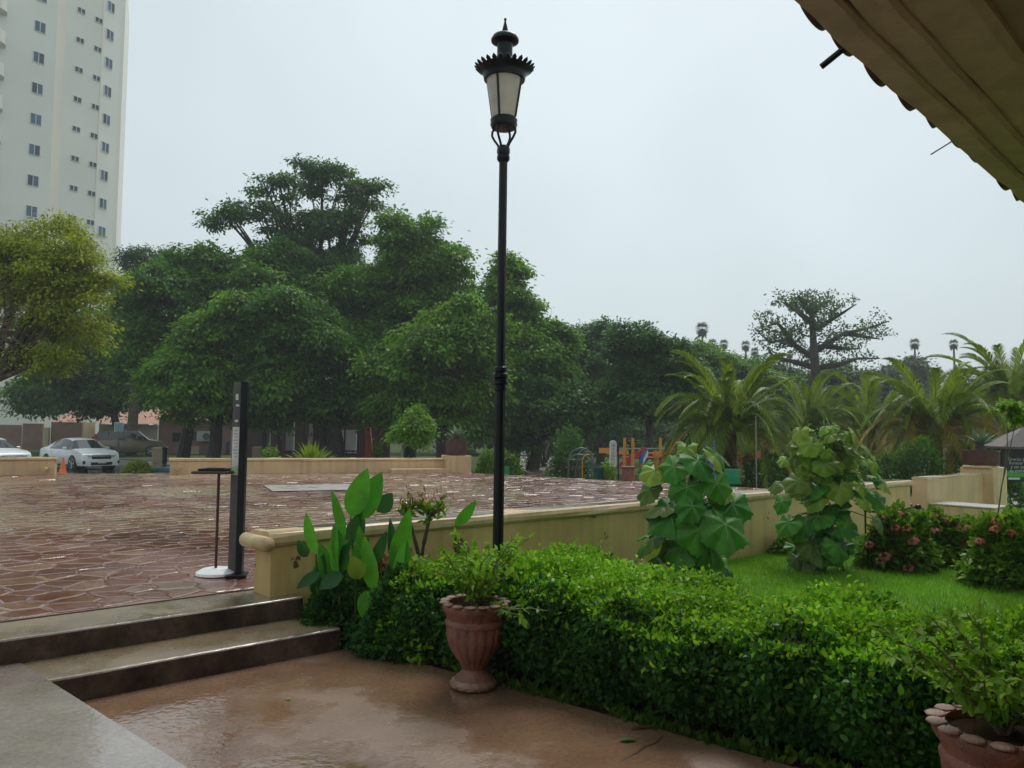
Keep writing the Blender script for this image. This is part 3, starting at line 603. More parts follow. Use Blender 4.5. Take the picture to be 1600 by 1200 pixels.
# ---------------------------------------------------------------- sanitiser stand on the plaza
sb = G(368, 899, .315); ss = thing('sanitiser_stand', (sb[0], sb[1], .318), 'dark metal sanitiser stand with notice panel and tray on the plaza', 'stand')
MB().box((.03, 0, .80), (.055, .06, 1.6), 0, .004).build('post', 'm_black', ss); MB().box((-.035, .02, .80), (.07, .018, 1.58), .0, .002).build('side_panel', 'm_steel', ss)
MB().box((-.036, .008, 1.02), (.056, .004, .40), 0).build('notice', 'm_paper', ss); MB().box((-.036, .0045, .865), (.05, .003, .06), 0).build('notice_band', 'm_paper_green', ss)
for k, (z, w, h) in enumerate(((1.47, .022, .05), (1.40, .026, .018), (1.27, .026, .02))): MB().box((-.036+.006*(k % 2), .0085, z), (w, .004, h), 0).build('pictogram', 'm_paper', ss)
for k in range(9): MB().box((-.038+.003*(k % 3), .005, 1.19-.027*k), (.034-.006*(k % 3), .002, .009)).build('notice_text', 'm_ac', ss)
MB().box((-.19, -.02, .845), (.30, .26, .022), 0, .006).build('tray', 'm_brown_metal', ss); fr = MB()
for (x, y, a, b) in ((-.19, -.10, .22, .02), (-.19, .06, .22, .02), (-.29, -.02, .02, .14), (-.09, -.02, .02, .14)): fr.box((x, y, .866), (a, b, .02), 0, .004)
fr.build('tray_rim', 'm_black', ss); MB().tube([(-.165, 0, .02), (-.165, 0, .84)], .012, 10).build('rod', 'm_brown_metal', ss)
smooth_some(MB().lathe([(.17, 0), (.165, .02), (.12, .045), (.05, .058), (.001, .06)], 28, (-.17, .04, 0), cap=False).build('base_dome', 'm_white_metal', ss)); MB().box((.02, -.03, .008), (.17, .20, .016), .2, .003).build('foot_plate', 'm_black', ss)
# ---------------------------------------------------------------- canna clump at the wall end
def big_blade(L, Wd, curl, nseg=8, cup=.25, tipw=1.6):
    V = []; Fc = []
    for i in range(nseg+1):
        s_ = i/nseg; w = Wd*(math.sin(PI*min(1, s_**.85))**.75)*(1-.12*s_) if 0 < s_ < 1 else .002
        y = L*s_; z = -curl*L*s_*s_
        for k in (-2, -1, 0, 1, 2): V.append((w*k/2, y, z+cup*w*abs(k)/2*(1-.3*s_)+.012*Wd*math.sin(s_*14+k)*abs(k)))
    for i in range(nseg):
        for k in range(4): Fc.append((i*5+k, i*5+k+1, i*5+6+k, i*5+5+k))
    return V, Fc
def place_leaf(parent, base, tip, Wd, mat, curl=.15, roll=0., face=None, nm='leaf'):
    """leaf blade from base to tip, its face turned towards 'face'"""
    b = Vector(tuple(map(float, base))); d = Vector(tuple(map(float, tip)))-b; L = d.length; y = d.normalized(); f = Vector(face or (0, -1, .3)).normalized(); z = (f-y*f.dot(y)).normalized(); x = y.cross(z)
    R = Matrix((x, y, z)).transposed().to_4x4(); R = R @ Matrix.Rotation(roll, 4, 'Y'); V, Fc = big_blade(L, Wd, curl); o = obj(nm, V, Fc, mat, parent, True)
    o.matrix_local = Matrix.Translation(b-parent.location) @ R; return o
cb = P(565, 960, 5.95); cn = thing('canna_clump', (cb[0], cb[1], -.02), 'tall bright green canna plants with paddle leaves at the wall end', 'plant')
for (bx, by, tx, ty, d, w, mt, roll) in [
    (548, 808, 572, 733, 6.0, .062, 'm_canna', .1), (563, 812, 593, 738, 6.08, .07, 'm_canna', -.2), (537, 845, 522, 765, 5.95, .03, 'm_canna', .9), (548, 850, 565, 800, 6.1, .05, 'm_canna_dark', .3),
    (494, 866, 474, 803, 5.9, .035, 'm_canna', -.6), (612, 890, 643, 797, 5.9, .05, 'm_canna', .7), (605, 905, 628, 858, 6.0, .03, 'm_canna_dark', .2), (711, 822, 745, 785, 6.1, .035, 'm_canna', 1.0),
    (500, 895, 462, 918, 5.8, .03, 'm_canna_dark', .2), (535, 897, 498, 918, 5.75, .045, 'm_canna_dark', .4), (556, 885, 556, 848, 5.8, .022, 'm_canna', .3), (572, 922, 571, 975, 5.72, .042, 'm_canna', .1),
    (575, 930, 598, 922, 5.75, .025, 'm_canna', .2), (604, 940, 632, 972, 5.75, .035, 'm_canna', .5), (562, 905, 551, 870, 5.75, .045, 'm_lobed_pale', .2), (590, 800, 612, 772, 6.2, .05, 'm_canna_dark', .5), (480, 870, 466, 845, 6.0, .03, 'm_canna_dark', .3)]:
    place_leaf(cn, P(bx, by, d), P(tx, ty, d-.05), w*1.5, mt, .12, roll*.7)
for k in range(16):
    bx = 490+150*random.random(); by = 880+60*random.random(); dl = 5.8+.35*random.random(); place_leaf(cn, P(bx, by, dl), P(bx+random.uniform(-22, 26), by-40-45*random.random(), dl-.04), .035+.035*random.random(), random.choice(['m_canna', 'm_canna', 'm_canna_dark']), .15, random.uniform(-.9, .9))
cs_ = MB()
for (bx, tx, ty, d) in ((560, 548, 808, 6.0), (575, 563, 812, 6.08), (545, 537, 845, 5.95), (600, 612, 890, 5.9), (500, 494, 866, 5.9), (715, 711, 822, 6.1), (570, 572, 922, 5.72), (590, 560, 860, 6.0), (580, 575, 840, 6.0), (610, 640, 790, 6.0), (590, 604, 940, 5.75), (556, 556, 885, 5.8)):
    a = P(bx, 985, d); b = P(tx, ty, d); a[2] = -.02; cs_.tube([a-np.array(cn.location), (a*.4+b*.6)-np.array(cn.location), b-np.array(cn.location)], [.013, .010, .006], 6)
for k in range(10):
    a = P(560+60*random.random(), 960, 6.05); a[2] = 0; b = a+np.array([random.uniform(-.05, .05), 0, .25+.3*random.random()]); cs_.tube([a-np.array(cn.location), b-np.array(cn.location)], [.014, .011], 6)
cs_.build('stalks', 'm_weed', cn)
# frangipani-like stub with reddish tips, dry and green undergrowth
fr_ = P(660, 900, 6.35); sk = thing('stubby_shrub', (fr_[0], fr_[1], -.02), 'stubby branching shrub with reddish tips beside the cannas', 'shrub'); m = MB(); pp = []
for (x1, y1, x2, y2) in ((655, 900, 662, 850), (662, 850, 672, 805), (672, 805, 660, 792), (672, 805, 688, 795), (655, 870, 637, 800), (637, 830, 640, 795)):
    a, b = P(x1, y1, 6.35)-np.array(sk.location), P(x2, y2, 6.35)-np.array(sk.location); m.tube([a, b], [.017, .012], 7)
    if y2 < 810: pp += [b]*26
m.build('branches', 'm_bark', sk); pp = np.array(pp)+rng.normal(size=(len(pp), 3))*.025; n = len(pp); quads('tip_leaves', leaf_cloud(pp, rng.normal(size=(n, 3))+np.array([0, 0, .6]), rsph(n), np.full(n, .08), np.full(n, .016), .2, 6), 6, 'm_ixora', sk)['kind'] = 'stuff'
n = 60; pp = pp[rng.integers(0, len(pp), n)]+rng.normal(size=(n, 3))*.03+np.array([0, 0, .05]); quads('red_tips', leaf_cloud(pp, rng.normal(size=(n, 3))*.5+np.array([0, 0, 1.]), rsph(n), np.full(n, .055), np.full(n, .007)), 4, 'm_play_red', sk)['kind'] = 'stuff'
def bush(nm, loc, r, label, mat, n, L, cat='bush', dry=0, group=None, droop=.3, flat=.8):
    t = thing(nm, loc, label, cat, group); m = MB()
    for k in range(8):
        a = k*.8; m.tube([(0, 0, -.03), (r[0]*.4*math.cos(a), r[1]*.4*math.sin(a), r[2]*.9), (r[0]*.7*math.cos(a), r[1]*.7*math.sin(a), r[2]*1.4)], [.02*r[2]/.4, .012*r[2]/.4, .004], 5)
    m.build('stems', 'm_twig', t)['kind'] = 'stuff'
    d = rsph(n); d[:, 2] = np.abs(d[:, 2])*1.15-.12; f = .6+.42*rng.random(n)**.7; lump = 1+.14*np.sin(d[:, 0]*7+loc[0])*np.sin(d[:, 1]*6+loc[1]*3)*1.0+.10*np.sin(d[:, 2]*9)
    p = d*np.array([r[0], r[1], r[2]*2*flat])*(f*lump)[:, None]; p[:, 2] = np.maximum(p[:, 2]+.1*r[2], .01); q = .6+.8*rng.random(n)
    o = quads('foliage', leaf_cloud(p, d+rng.normal(size=(n, 3))*.6+np.array([0, 0, .1-droop*.3]), d*.5+np.array([0, 0, .7])+rng.normal(size=(n, 3))*.4, L*q, L*.3*q, .25, 6 if L < .08 else 4), 6 if L < .08 else 4, mat, t); o['kind'] = 'stuff'; return t
q = P(535, 935, 6.0); bush('fine_leaf_shrub', (q[0], q[1], -.02), (.32, .28, .26), 'fine leaved green undergrowth at the foot of the cannas', 'm_hedge_side', 6500, .04)
q = P(600, 900, 6.5); bush('dry_shrub', (q[0], q[1], -.02), (.45, .2, .29), 'brown tipped shrub between cannas and yellow wall', 'm_dry', 2600, .05)
q = P(640, 960, 5.75); bush('fine_leaf_shrub', (q[0], q[1], -.02), (.38, .32, .30), 'dense fine leaved green mound left of the near urn', 'm_hedge_side', 9000, .04)
q = P(668, 935, 5.72); bush('fine_leaf_shrub', (q[0], q[1], .02), (.36, .30, .31), 'lighter green leafy mound between cannas and lamp', 'm_hedge_top', 5200, .04)
# ---------------------------------------------------------------- two big lobed-leaf plants on the lawn
def lobed_mesh(var):
    rs = random.Random(var); V = [(0, 0, 0)]; m = 44; lobes = [0, rad(58), -rad(58), rad(112), -rad(112)]; prof = []
    for k in range(m+1):
        a = -rad(158)+rad(316)*k/m; dl = min(abs(a-l) for l in lobes); r = .80+.20*max(0, 1-dl/rad(30))**.8; r *= (1.0-.16*abs(a)/rad(158))*(1-.06*(k % 2))+rs.uniform(-.035, .035); prof.append((a, r, 1-min(1, dl/rad(29))))
    for f in (.3, .62, 1.0):
        for a, r, v in prof: V.append((math.sin(a)*r*f*.95, math.cos(a)*r*f, .13*f*(v-.45)-.30*f*f*r*(1+.35*math.sin(a*1.3+var))+(rs.uniform(-.05, .05) if f == 1 else 0)))
    n = m+1; Fc = [(0, 1+k, 2+k) for k in range(m)]
    for g in (0, 1): Fc += [(1+g*n+k, 1+g*n+n+k, 2+g*n+n+k, 2+g*n+k) for k in range(m)]
    nf = len(Fc)
    for l in lobes:
        k = min(range(n), key=lambda q: abs(prof[q][0]-l)); px_ = (math.cos(l), -math.sin(l)); b0 = len(V); pts_ = [(0, 0, 0)]+[V[1+g*n+k] for g in range(3)]
        for i, p in enumerate(pts_): w = .016*(1-.28*i); V += [(p[0]*.97-px_[0]*w, p[1]*.97-px_[1]*w, p[2]+.014), (p[0]*.97+px_[0]*w, p[1]*.97+px_[1]*w, p[2]+.014)]
        Fc += [(b0+2*i, b0+2*i+1, b0+2*i+3, b0+2*i+2)[::-1] for i in range(3)]
    me = bpy.data.meshes.new('lobed_leaf'); me.from_pydata([(x*.5, y*.5, z*.5) for x, y, z in V], [], [f[::-1] for f in Fc]); me.update(); me.polygons.foreach_set('use_smooth', [True]*len(me.polygons)); me.polygons.foreach_set('material_index', [0]*nf+[1]*(len(Fc)-nf)); return me
LOB = {mt: [] for mt in ('m_lobed', 'm_lobed_pale', 'm_lobed_olive')}
for mt in LOB:
    for v in range(4): me = lobed_mesh(v); me.materials.append(MATS[mt]); me.materials.append(MATS['m_vein']); LOB[mt].append(me)
def lobed_plant(loc, H_, label, leaves, seed):
    rs = random.Random(seed); t = thing('lobed_leaf_plant', loc, label, 'plant'); m = MB(); m.tube([(0, 0, -.05), (.02, 0, H_*.35), (-.02, .01, H_*.7), (.0, 0, H_*.97)], [.03, .025, .018, .008], 8)
    dst = []
    for (dx, z, size, mt, dy) in leaves:
        m.tube([(0, 0, min(z+.02, H_*.95)), (dx*.5, dy*.5, z+.10), (dx, dy, z)], [.007, .006, .005], 5)
        o = obm('leaf', rs.choice(LOB[mt]), None, t); o.location = (dx, dy, z); o.scale = (size*rs.uniform(.85, 1.1), size*rs.uniform(.9, 1.15), size)
        nrm = Vector((dx*1.4+rs.uniform(-.6, .6), dy*1.4-.40+rs.uniform(-.4, .4), .30+.75*rs.random())).normalized(); tipd = Vector((dx*1.6+rs.uniform(-.45, .45), dy*.5-.15+rs.uniform(-.3, .3), -.7)); y = (tipd-nrm*tipd.dot(nrm)).normalized(); x = y.cross(nrm)
        o.rotation_euler = Matrix((x, y, nrm)).transposed().to_euler()
    m.build('stem', 'm_weed', t); return t
d1 = 7.9; q = P(1083, 890, d1); sc1 = d1/F
lv = []
for (px, py, s_, mt, dy) in [(1070, 700, 36, 'm_lobed_pale', -.05), (1048, 728, 52, 'm_lobed', -.15), (1082, 718, 52, 'm_lobed', -.2), (1112, 712, 46, 'm_lobed_pale', -.1), (1125, 708, 46, 'm_lobed', .1), (1022, 735, 44, 'm_lobed_pale', -.05), (1014, 765, 44, 'm_lobed_olive', 0),
    (1065, 758, 52, 'm_lobed', -.25), (1110, 752, 50, 'm_lobed', -.25), (1035, 790, 62, 'm_lobed_olive', -.1), (1042, 800, 66, 'm_lobed', -.2), (1070, 785, 46, 'm_lobed', -.35), (1120, 765, 46, 'm_lobed_pale', -.1), (1138, 785, 58, 'm_lobed', -.15), (1092, 800, 54, 'm_lobed', -.1), (1118, 812, 80, 'm_lobed', -.35),
    (1078, 820, 66, 'm_lobed', -.35), (1020, 838, 56, 'm_lobed_olive', -.1), (1006, 850, 40, 'm_lobed', 0), (1060, 850, 66, 'm_lobed', -.2), (1100, 850, 72, 'm_lobed', -.2), (1142, 835, 50, 'm_lobed_olive', 0), (1085, 880, 66, 'm_lobed', -.1), (1030, 872, 50, 'm_lobed', .1), (1120, 880, 60, 'm_lobed', .1), (1095, 735, 50, 'm_lobed', .1), (1055, 815, 60, 'm_lobed', .15), (1100, 780, 60, 'm_lobed', .2)]:
    w = P(px, py, d1); lv.append((w[0]-q[0], w[2]+.03, s_*sc1*1.28, mt, dy)); w = P(px+random.uniform(-14, 14), py+random.uniform(-12, 16), d1); lv.append((w[0]-q[0], w[2]+.03, s_*sc1*.9, random.choice(['m_lobed', 'm_lobed_pale', 'm_lobed_olive']), dy+.18))
lobed_plant((q[0], q[1], -.03), 1.36, 'nearer of two big lobed leaf plants, in front of the yellow wall', lv, 1)
d2 = 9.4; q = P(1287, 890, d2); sc2 = d2/F; lv = []; rs = random.Random(9)
for k in range(135):
    f = rs.random(); py = 664+f*210; hw = 18+75*math.sin(PI*min(1, .08+f*.8))**.8 if f < .8 else 62; px = 1283+hw*rs.uniform(-1, 1)*(.55+.45*rs.random()); w = P(px, py, d2)
    lv.append((w[0]-q[0], w[2]+.03, (24+24*rs.random())*sc2*1.25*(.75 if f < .2 else 1), rs.choice(['m_lobed_pale', 'm_lobed_olive', 'm_lobed_pale'] if f < .3 else ['m_lobed', 'm_lobed_olive', 'm_lobed', 'm_lobed_pale'] if f < .7 else ['m_lobed', 'm_lobed', 'm_lobed_olive']), rs.uniform(-.32, .25)))
lobed_plant((q[0], q[1], -.03), 1.55, 'farther yellowish lobed leaf plant beside the flowering shrubs', lv, 2)
# ---------------------------------------------------------------- coral-flowered shrubs
def ixora(px, py, d, r, label, nfl, seed):
    q = P(px, py, d); rs = np.random.default_rng(seed); t = bush('flowering_shrub', (q[0], q[1], -.03), r, label, 'm_ixora', int(4200*r[0]/.4), .075, 'shrub', flat=.9)
    fm = MB()
    for k in range(34):
        dd = unit(rs.normal(size=3)); dd[2] = abs(dd[2]); p = dd*.045; a = unit(np.cross(dd, [.3, .8, .5])); b = np.cross(dd, a); s_ = .014
        fm.add([p+a*s_, p+b*s_, p-a*s_, p-b*s_], [(0, 1, 2, 3)])
    me = bpy.data.meshes.new('flower_cluster'); me.from_pydata(fm.V, [], fm.F); me.materials.append(MATS['m_flower'])
    for k in range(nfl):
        dd = unit(rs.normal(size=3)*np.array([1, .6, 1])+np.array([0, -.7, .3])); o = obm('flower_cluster', me, None, t); z = abs(dd[2])*r[2]*1.8; o.location = (dd[0]*r[0]*1.02, dd[1]*r[1]*1.05, z+.04); o.scale = (1.1+.6*rs.random(),)*3
    return t
ixora(1405, 885, 9.6, (.42, .35, .33), 'coral flowering shrub beside the farther lobed plant', 11, 1); ixora(1462, 880, 10.0, (.38, .35, .30), 'coral flowering shrub in front of the orange stair block', 9, 2)
ixora(1572, 905, 8.6, (.42, .35, .36), 'coral flowering shrub at the right edge of the lawn', 13, 3); ixora(1522, 884, 9.8, (.30, .3, .26), 'small flowering shrub between the two larger coral ones', 6, 4)
q = P(1240, 872, 10.6); bush('low_shrub', (q[0], q[1], -.03), (.30, .2, .12), 'low green sprig at the foot of the yellow wall', 'm_ixora', 900, .07)
# thin sapling at the right
d = 9.2; q = P(1546, 890, d); t = thing('sapling', (q[0], q[1], -.03), 'thin bare stemmed sapling with a tuft of leaves at the right edge', 'tree'); m = MB(); o3 = np.array(t.location)
m.tube([P(x, y, d)-o3 for x, y in ((1546, 890), (1556, 830), (1565, 760), (1575, 715), (1587, 660))], [.011, .010, .009, .007, .004], 6); m.tube([P(x, y, d)-o3 for x, y in ((1567, 752), (1574, 695), (1573, 655), (1578, 632))], [.006, .006, .005, .003], 6); m.build('trunk', 'm_twig', t)
crown('crown', t, 'm_leaf_lime', [(*(P(1578, 636, d)-o3), .14, .14, .10), (*(P(1597, 652, d)-o3), .15, .14, .10)], 70, 14, .06, .05, .016, .3)
# curved metal edging and black pipe by the stair
def pxtube(nm, pts, d, r, mat, label, cat, seg=8):
    q0 = P(*pts[0], d if not hasattr(d, '__len__') else d[0]); t = thing(nm, (q0[0], q0[1], hground(*q0[:2])), label, cat); o3 = np.array(t.location); dl = d if hasattr(d, '__len__') else [d]*len(pts)
    MB().tube([P(*p, dd)-o3 for p, dd in zip(pts, dl)], r, seg).build('pipe', mat, t, True); return t
t = pxtube('handrail', [(1350, 798), (1372, 800), (1392, 800), (1415, 795), (1434, 792)], 12.2, .018, 'm_black', 'black pipe handrail with round knob near the stair', 'handrail'); o3 = np.array(t.location); k = P(1435, 792, 12.2)-o3; smooth_some(MB().lathe([(.005, -.045), (.035, -.03), (.045, 0), (.035, .03), (.005, .045)], 14, k).build('knob', 'm_black', t))
for x in (1352, 1391): a = P(x, 799, 12.2)-o3; MB().tube([a, (a[0], a[1], -.05)], .014, 8).build('post', 'm_black', t)
t = thing('curved_edging', (*P(1420, 830, 11.9)[:2], -.1), 'curved grey green metal edging behind the flowering shrubs', 'edging'); o3 = np.array(t.location); V = []
for (x, y) in ((1416, 816), (1430, 815), (1445, 818), (1465, 822), (1485, 827), (1505, 834), (1525, 842), (1545, 850)):
    a = P(x, y, 11.9-(x-1416)*.006)-o3; V += [a, a+np.array([.05, .22, .0]), a+np.array([.05, .22, -.05]), a+np.array([0, 0, -.05])]
obj('band', V, [(i*4+k, i*4+(k+1) % 4, i*4+4+(k+1) % 4, i*4+4+k) for i in range(7) for k in range(4)]+[(0, 1, 2, 3), (31, 30, 29, 28)], 'm_grey_teal', t)
for i in (0, 4, 7): a = V[i*4]; MB().tube([(a[0]+.02, a[1]+.1, a[2]-.04), (a[0]+.02, a[1]+.1, -.1)], .012, 6).build('stake', 'm_black', t)
# ---------------------------------------------------------------- trees
def tree(nm, label, trunk_px, d, blobs, mat, nclump, per, cr, L, Wd, droop=.6, inner=.45, bark='m_bark_dark', r0_=.3, dj=1.5, cat='tree', group=None, yr=.9, limbs=True):
    """trunk_px: pixel x of the trunk foot; blobs: (px, py, rx_px, rz_px) at distance d"""
    k = d/F; c0 = P(trunk_px, 690, d); b0_ = np.array([c0[0], c0[1], hground(c0[0], c0[1])-.05]); t = thing(nm, b0_, label, cat, group); B = []; S_ = []
    for b in blobs:
        c = P(b[0], b[1], d)-b0_; rx = b[2]*k; rz = (b[3] if len(b) > 3 else b[2])*k; B.append((c[0], c[1]+dj*rng.uniform(-1, 1), c[2], rx*.92, (rx+rz)/2*yr, rz*.92)); sub = B[-1]
        for j in range(9):
            dv = rsph(1)[0]; f = .22+.24*rng.random(); o_ = .75+.4*rng.random(); S_.append((sub[0]+dv[0]*rx*o_, sub[1]+dv[1]*sub[4]*.8, sub[2]+dv[2]*rz*o_, rx*f, sub[4]*f, rz*f))
    m = MB(); cx = np.mean([b[0] for b in B]); lo = min(b[2]-b[5] for b in B); fork = np.array([cx*.35, 0, max(lo*1.0, 1.2)]); m.tube([(0, 0, 0), tuple(fork*.5+np.array([.1, 0, 0])), tuple(fork)], [r0_*1.25, r0_, r0_*.85], 9)
    for b in B:
        c = np.array(b[:3]); mid = fork*.45+c*.55+np.array([0, 0, -.2*b[5]]); m.tube([tuple(fork-np.array([0, 0, .2])), tuple(mid), tuple(c+np.array([0, 0, b[5]*.35]))], [r0_*.6, r0_*.38, r0_*.10], 6)
        for j in range(4 if limbs else 0):
            dd = rsph(1)[0]; dd[2] = abs(dd[2])*.7; e = c+dd*np.array(b[3:6])*.85; m.tube([tuple(mid), tuple((mid+e)/2+np.array([0, 0, .1])), tuple(e)], [r0_*.25, r0_*.14, .012], 5)
    m.build('trunk', bark, t); crown('crown', t, mat, B+S_, int(nclump*1.6), int(per*1.3), cr*1.0, L*.74, Wd*.74, droop, inner)
    if mat in ('m_leaf_a', 'm_leaf_b'): crown('highlight_foliage', t, 'm_leaf_lime', [(b[0], b[1], b[2]+.12*b[5], b[3], b[4], b[5]) for b in B+S_], int(nclump*(.30 if mat == 'm_leaf_b' else .12)), int(per*.9), cr*.9, L*.7, Wd*.7, droop, .92)  # lime leaves on the upper outer crown put its lit highlights into the colour
    return t
BG = 'big shade trees behind the plaza'
tree('shade_tree', 'dark leafy tree hanging over the parked cars', 190, 60, [(150, 560, 70, 60), (215, 520, 60, 50), (90, 590, 45, 40), (250, 580, 60, 48), (180, 595, 80, 30), (120, 622, 55, 24), (60, 615, 40, 26)], 'm_leaf_a', 330, 75, 1.3, .42, .125, .8, group=BG)
tree('shade_tree', 'broad dark tree with rounded crown left of the tallest one', 285, 43, [(330, 420, 75, 60), (270, 455, 60, 55), (395, 465, 70, 70), (420, 420, 50, 45), (320, 520, 95, 60), (250, 540, 55, 60)], 'm_leaf_a', 420, 75, .95, .32, .10, .8, group=BG)
tree('shade_tree', 'drooping green tree in front of the reddish house', 330, 38, [(350, 510, 60, 50), (300, 570, 65, 55), (380, 590, 75, 55), (330, 612, 70, 34), (440, 600, 45, 38), (290, 632, 45, 22), (400, 630, 50, 24)], 'm_leaf_b', 380, 75, .85, .28, .085, 1.0, group=BG)
tree('shade_tree', 'tallest airy tree with open branching top against the sky', 500, 47, [(500, 265, 48, 32), (445, 300, 36, 22), (555, 300, 40, 26), (400, 320, 42, 26), (358, 338, 30, 18), (470, 345, 55, 32), (540, 360, 45, 30), (585, 290, 20, 12), (500, 420, 75, 50), (440, 400, 58, 42), (540, 430, 50, 40), (500, 480, 70, 45)], 'm_leaf_c', 430, 52, .75, .27, .085, .7, .35, r0_=.34, group=BG)
tree('shade_tree', 'dense tree with high rounded top right of the tallest one', 640, 44, [(640, 390, 62, 55), (690, 425, 38, 48), (605, 440, 60, 60), (660, 490, 75, 60), (590, 520, 70, 55), (560, 470, 50, 45), (720, 490, 40, 45)], 'm_leaf_b', 420, 75, .9, .30, .095, .8, group=BG)
tree('shade_tree', 'dark drooping tree above the white restaurant panels', 530, 39, [(470, 510, 70, 55), (530, 560, 75, 60), (450, 580, 60, 60), (570, 595, 60, 45), (500, 615, 60, 28), (550, 630, 45, 24), (460, 628, 40, 22)], 'm_leaf_a', 400, 75, .9, .28, .085, 1.0, group=BG)
tree('shade_tree', 'bright topped drooping tree directly left of the lamp post', 690, 36, [(740, 505, 50, 35), (690, 530, 60, 45), (640, 560, 55, 45), (720, 580, 60, 60), (660, 605, 70, 45), (745, 620, 40, 52), (690, 640, 55, 32), (620, 635, 45, 28)], 'm_leaf_b', 430, 75, .8, .26, .08, 1.1, group=BG)
tree('shade_tree', 'tiered tree with pointed top right behind the lamp post', 800, 42, [(800, 420, 22, 28), (795, 465, 42, 26), (830, 510, 45, 32), (780, 540, 50, 45), (820, 590, 55, 60), (870, 515, 24, 18), (855, 560, 42, 45)], 'm_leaf_b', 360, 70, .75, .28, .09, .9, group=BG)
tree('shade_tree', 'low dark tree mass right of the lamp post', 830, 40, [(815, 630, 48, 50), (860, 640, 45, 48), (900, 650, 40, 38)], 'm_leaf_c', 230, 75, .8, .26, .085, .7, group=BG)
tree('shade_tree', 'grey green tree with ragged crown left of the playground', 940, 52, [(925, 540, 32, 36), (900, 585, 42, 40), (950, 590, 50, 50), (930, 640, 55, 40)], 'm_leaf_c', 260, 70, .85, .30, .095, .5, .4)
tree('shade_tree', 'leafy tree with forked dark trunk behind the playground', 1012, 40, [(985, 535, 34, 30), (1030, 545, 42, 30), (1000, 585, 50, 35), (1060, 580, 45, 38), (1010, 625, 60, 30)], 'm_leaf_c', 300, 70, .75, .26, .08, .5, .4, bark='m_bark', r0_=.2)
tree('shade_tree', 'rounded lighter tree behind the big palm', 1110, 55, [(1090, 560, 50, 24), (1130, 580, 55, 28), (1070, 600, 45, 40), (1180, 600, 45, 26)], 'm_leaf_b', 230, 70, .85, .30, .09, .5)
tree('shade_tree', 'pale sparse treetop between the white tower and dark trees', 205, 56, [(215, 415, 24, 26), (240, 395, 22, 16), (205, 455, 22, 22)], 'm_leaf_far', 60, 40, .8, .30, .07, .5, .4, bark='m_bark')
# yellow-green tree at the left edge
t = tree('yellow_green_tree', 'yellow green feathery tree in front of the white tower', -70, 25, [(40, 375, 70, 45), (110, 400, 55, 40), (20, 440, 70, 50), (95, 455, 60, 45), (140, 430, 32, 25), (45, 510, 50, 30), (110, 510, 42, 30), (150, 470, 26, 22), (30, 565, 40, 26), (95, 560, 35, 24)], 'm_leaf_yellow', 300, 52, .6, .18, .042, .5, .3, bark='m_bark', r0_=.16, dj=.8)
m = MB(); o3 = np.array(t.location)
for k in range(46):
    a = P(random.uniform(-40, 10), random.uniform(500, 545), 24.3+random.random()); b = P(random.uniform(0, 85), random.uniform(440, 600), 24+1.5*random.random()); c = (a+b)/2+np.array([0, 0, random.uniform(-.2, .35)]); m.tube([a-o3, c-o3, b-o3], [.018, .011, .004], 5)
m.build('bare_twigs', 'm_twig', t)
# small weeping tree in front of the far wall
t = tree('young_tree', 'slender pale trunked young tree behind the far seat wall', 620, 27, [(648, 645, 16, 18), (640, 675, 24, 22), (655, 665, 18, 20)], 'm_leaf_lime', 80, 45, .35, .14, .035, 1.4, .2, bark='m_bark_pale', r0_=.05, dj=.2, limbs=False)
# bare wide tree on the right, traced limbs
d = 62; q = P(1275, 690, d); t = thing('spreading_tree', (q[0], q[1], -.7), 'sparse spreading tree with dark bare limbs above the palms', 'tree'); o3 = np.array(t.location); m = MB(); ends = []
def limb(pts, r1, r2):
    n_ = len(pts); a = [P(x, y, d+random.uniform(-1.5, 1.5)*(i > 0))-o3 for i, (x, y) in enumerate(pts)]; m.tube(a, [r1+(r2-r1)*i/(n_-1) for i in range(n_)], 7)
    for i in range(1, n_):
        for f in np.linspace(.2, 1, 4): ends.append(a[i-1]*(1-f)+a[i]*f)
limb([(1275, 720), (1275, 610), (1273, 560), (1270, 520), (1268, 490), (1276, 470)], .45, .10)
for pts in [[(1273, 560), (1250, 545), (1228, 530), (1205, 535), (1185, 520)], [(1240, 538), (1228, 520), (1215, 505), (1195, 510)], [(1272, 550), (1295, 535), (1320, 520), (1350, 515), (1388, 502)], [(1320, 520), (1345, 525), (1375, 530)], [(1270, 515), (1290, 505), (1315, 490), (1338, 475)], [(1270, 505), (1250, 490), (1235, 478), (1222, 472)], [(1276, 575), (1310, 570), (1340, 560), (1375, 560)], [(1274, 575), (1240, 565), (1215, 560), (1200, 548)], [(1268, 490), (1280, 478), (1300, 468)], [(1268, 490), (1255, 475), (1250, 465)], [(1290, 540), (1315, 545), (1345, 545)]]: limb(pts, .26, .04)
m.build('trunk', 'm_bark_dark', t); ends = np.array(ends); tc_ = ends[rng.integers(10, len(ends), 260)]+rng.normal(size=(260, 3))*np.array([.55, .7, .35])+np.array([0, 0, .3]); p = np.repeat(tc_, 20, 0)+rng.normal(size=(5200, 3))*np.array([.32, .32, .16]); dd = rng.normal(size=(5200, 3)); quads('crown', leaf_cloud(p, dd, rsph(5200), .26*(.6+.8*rng.random(5200)), np.full(5200, .07)), 4, 'm_leaf_far', t)['kind'] = 'stuff'
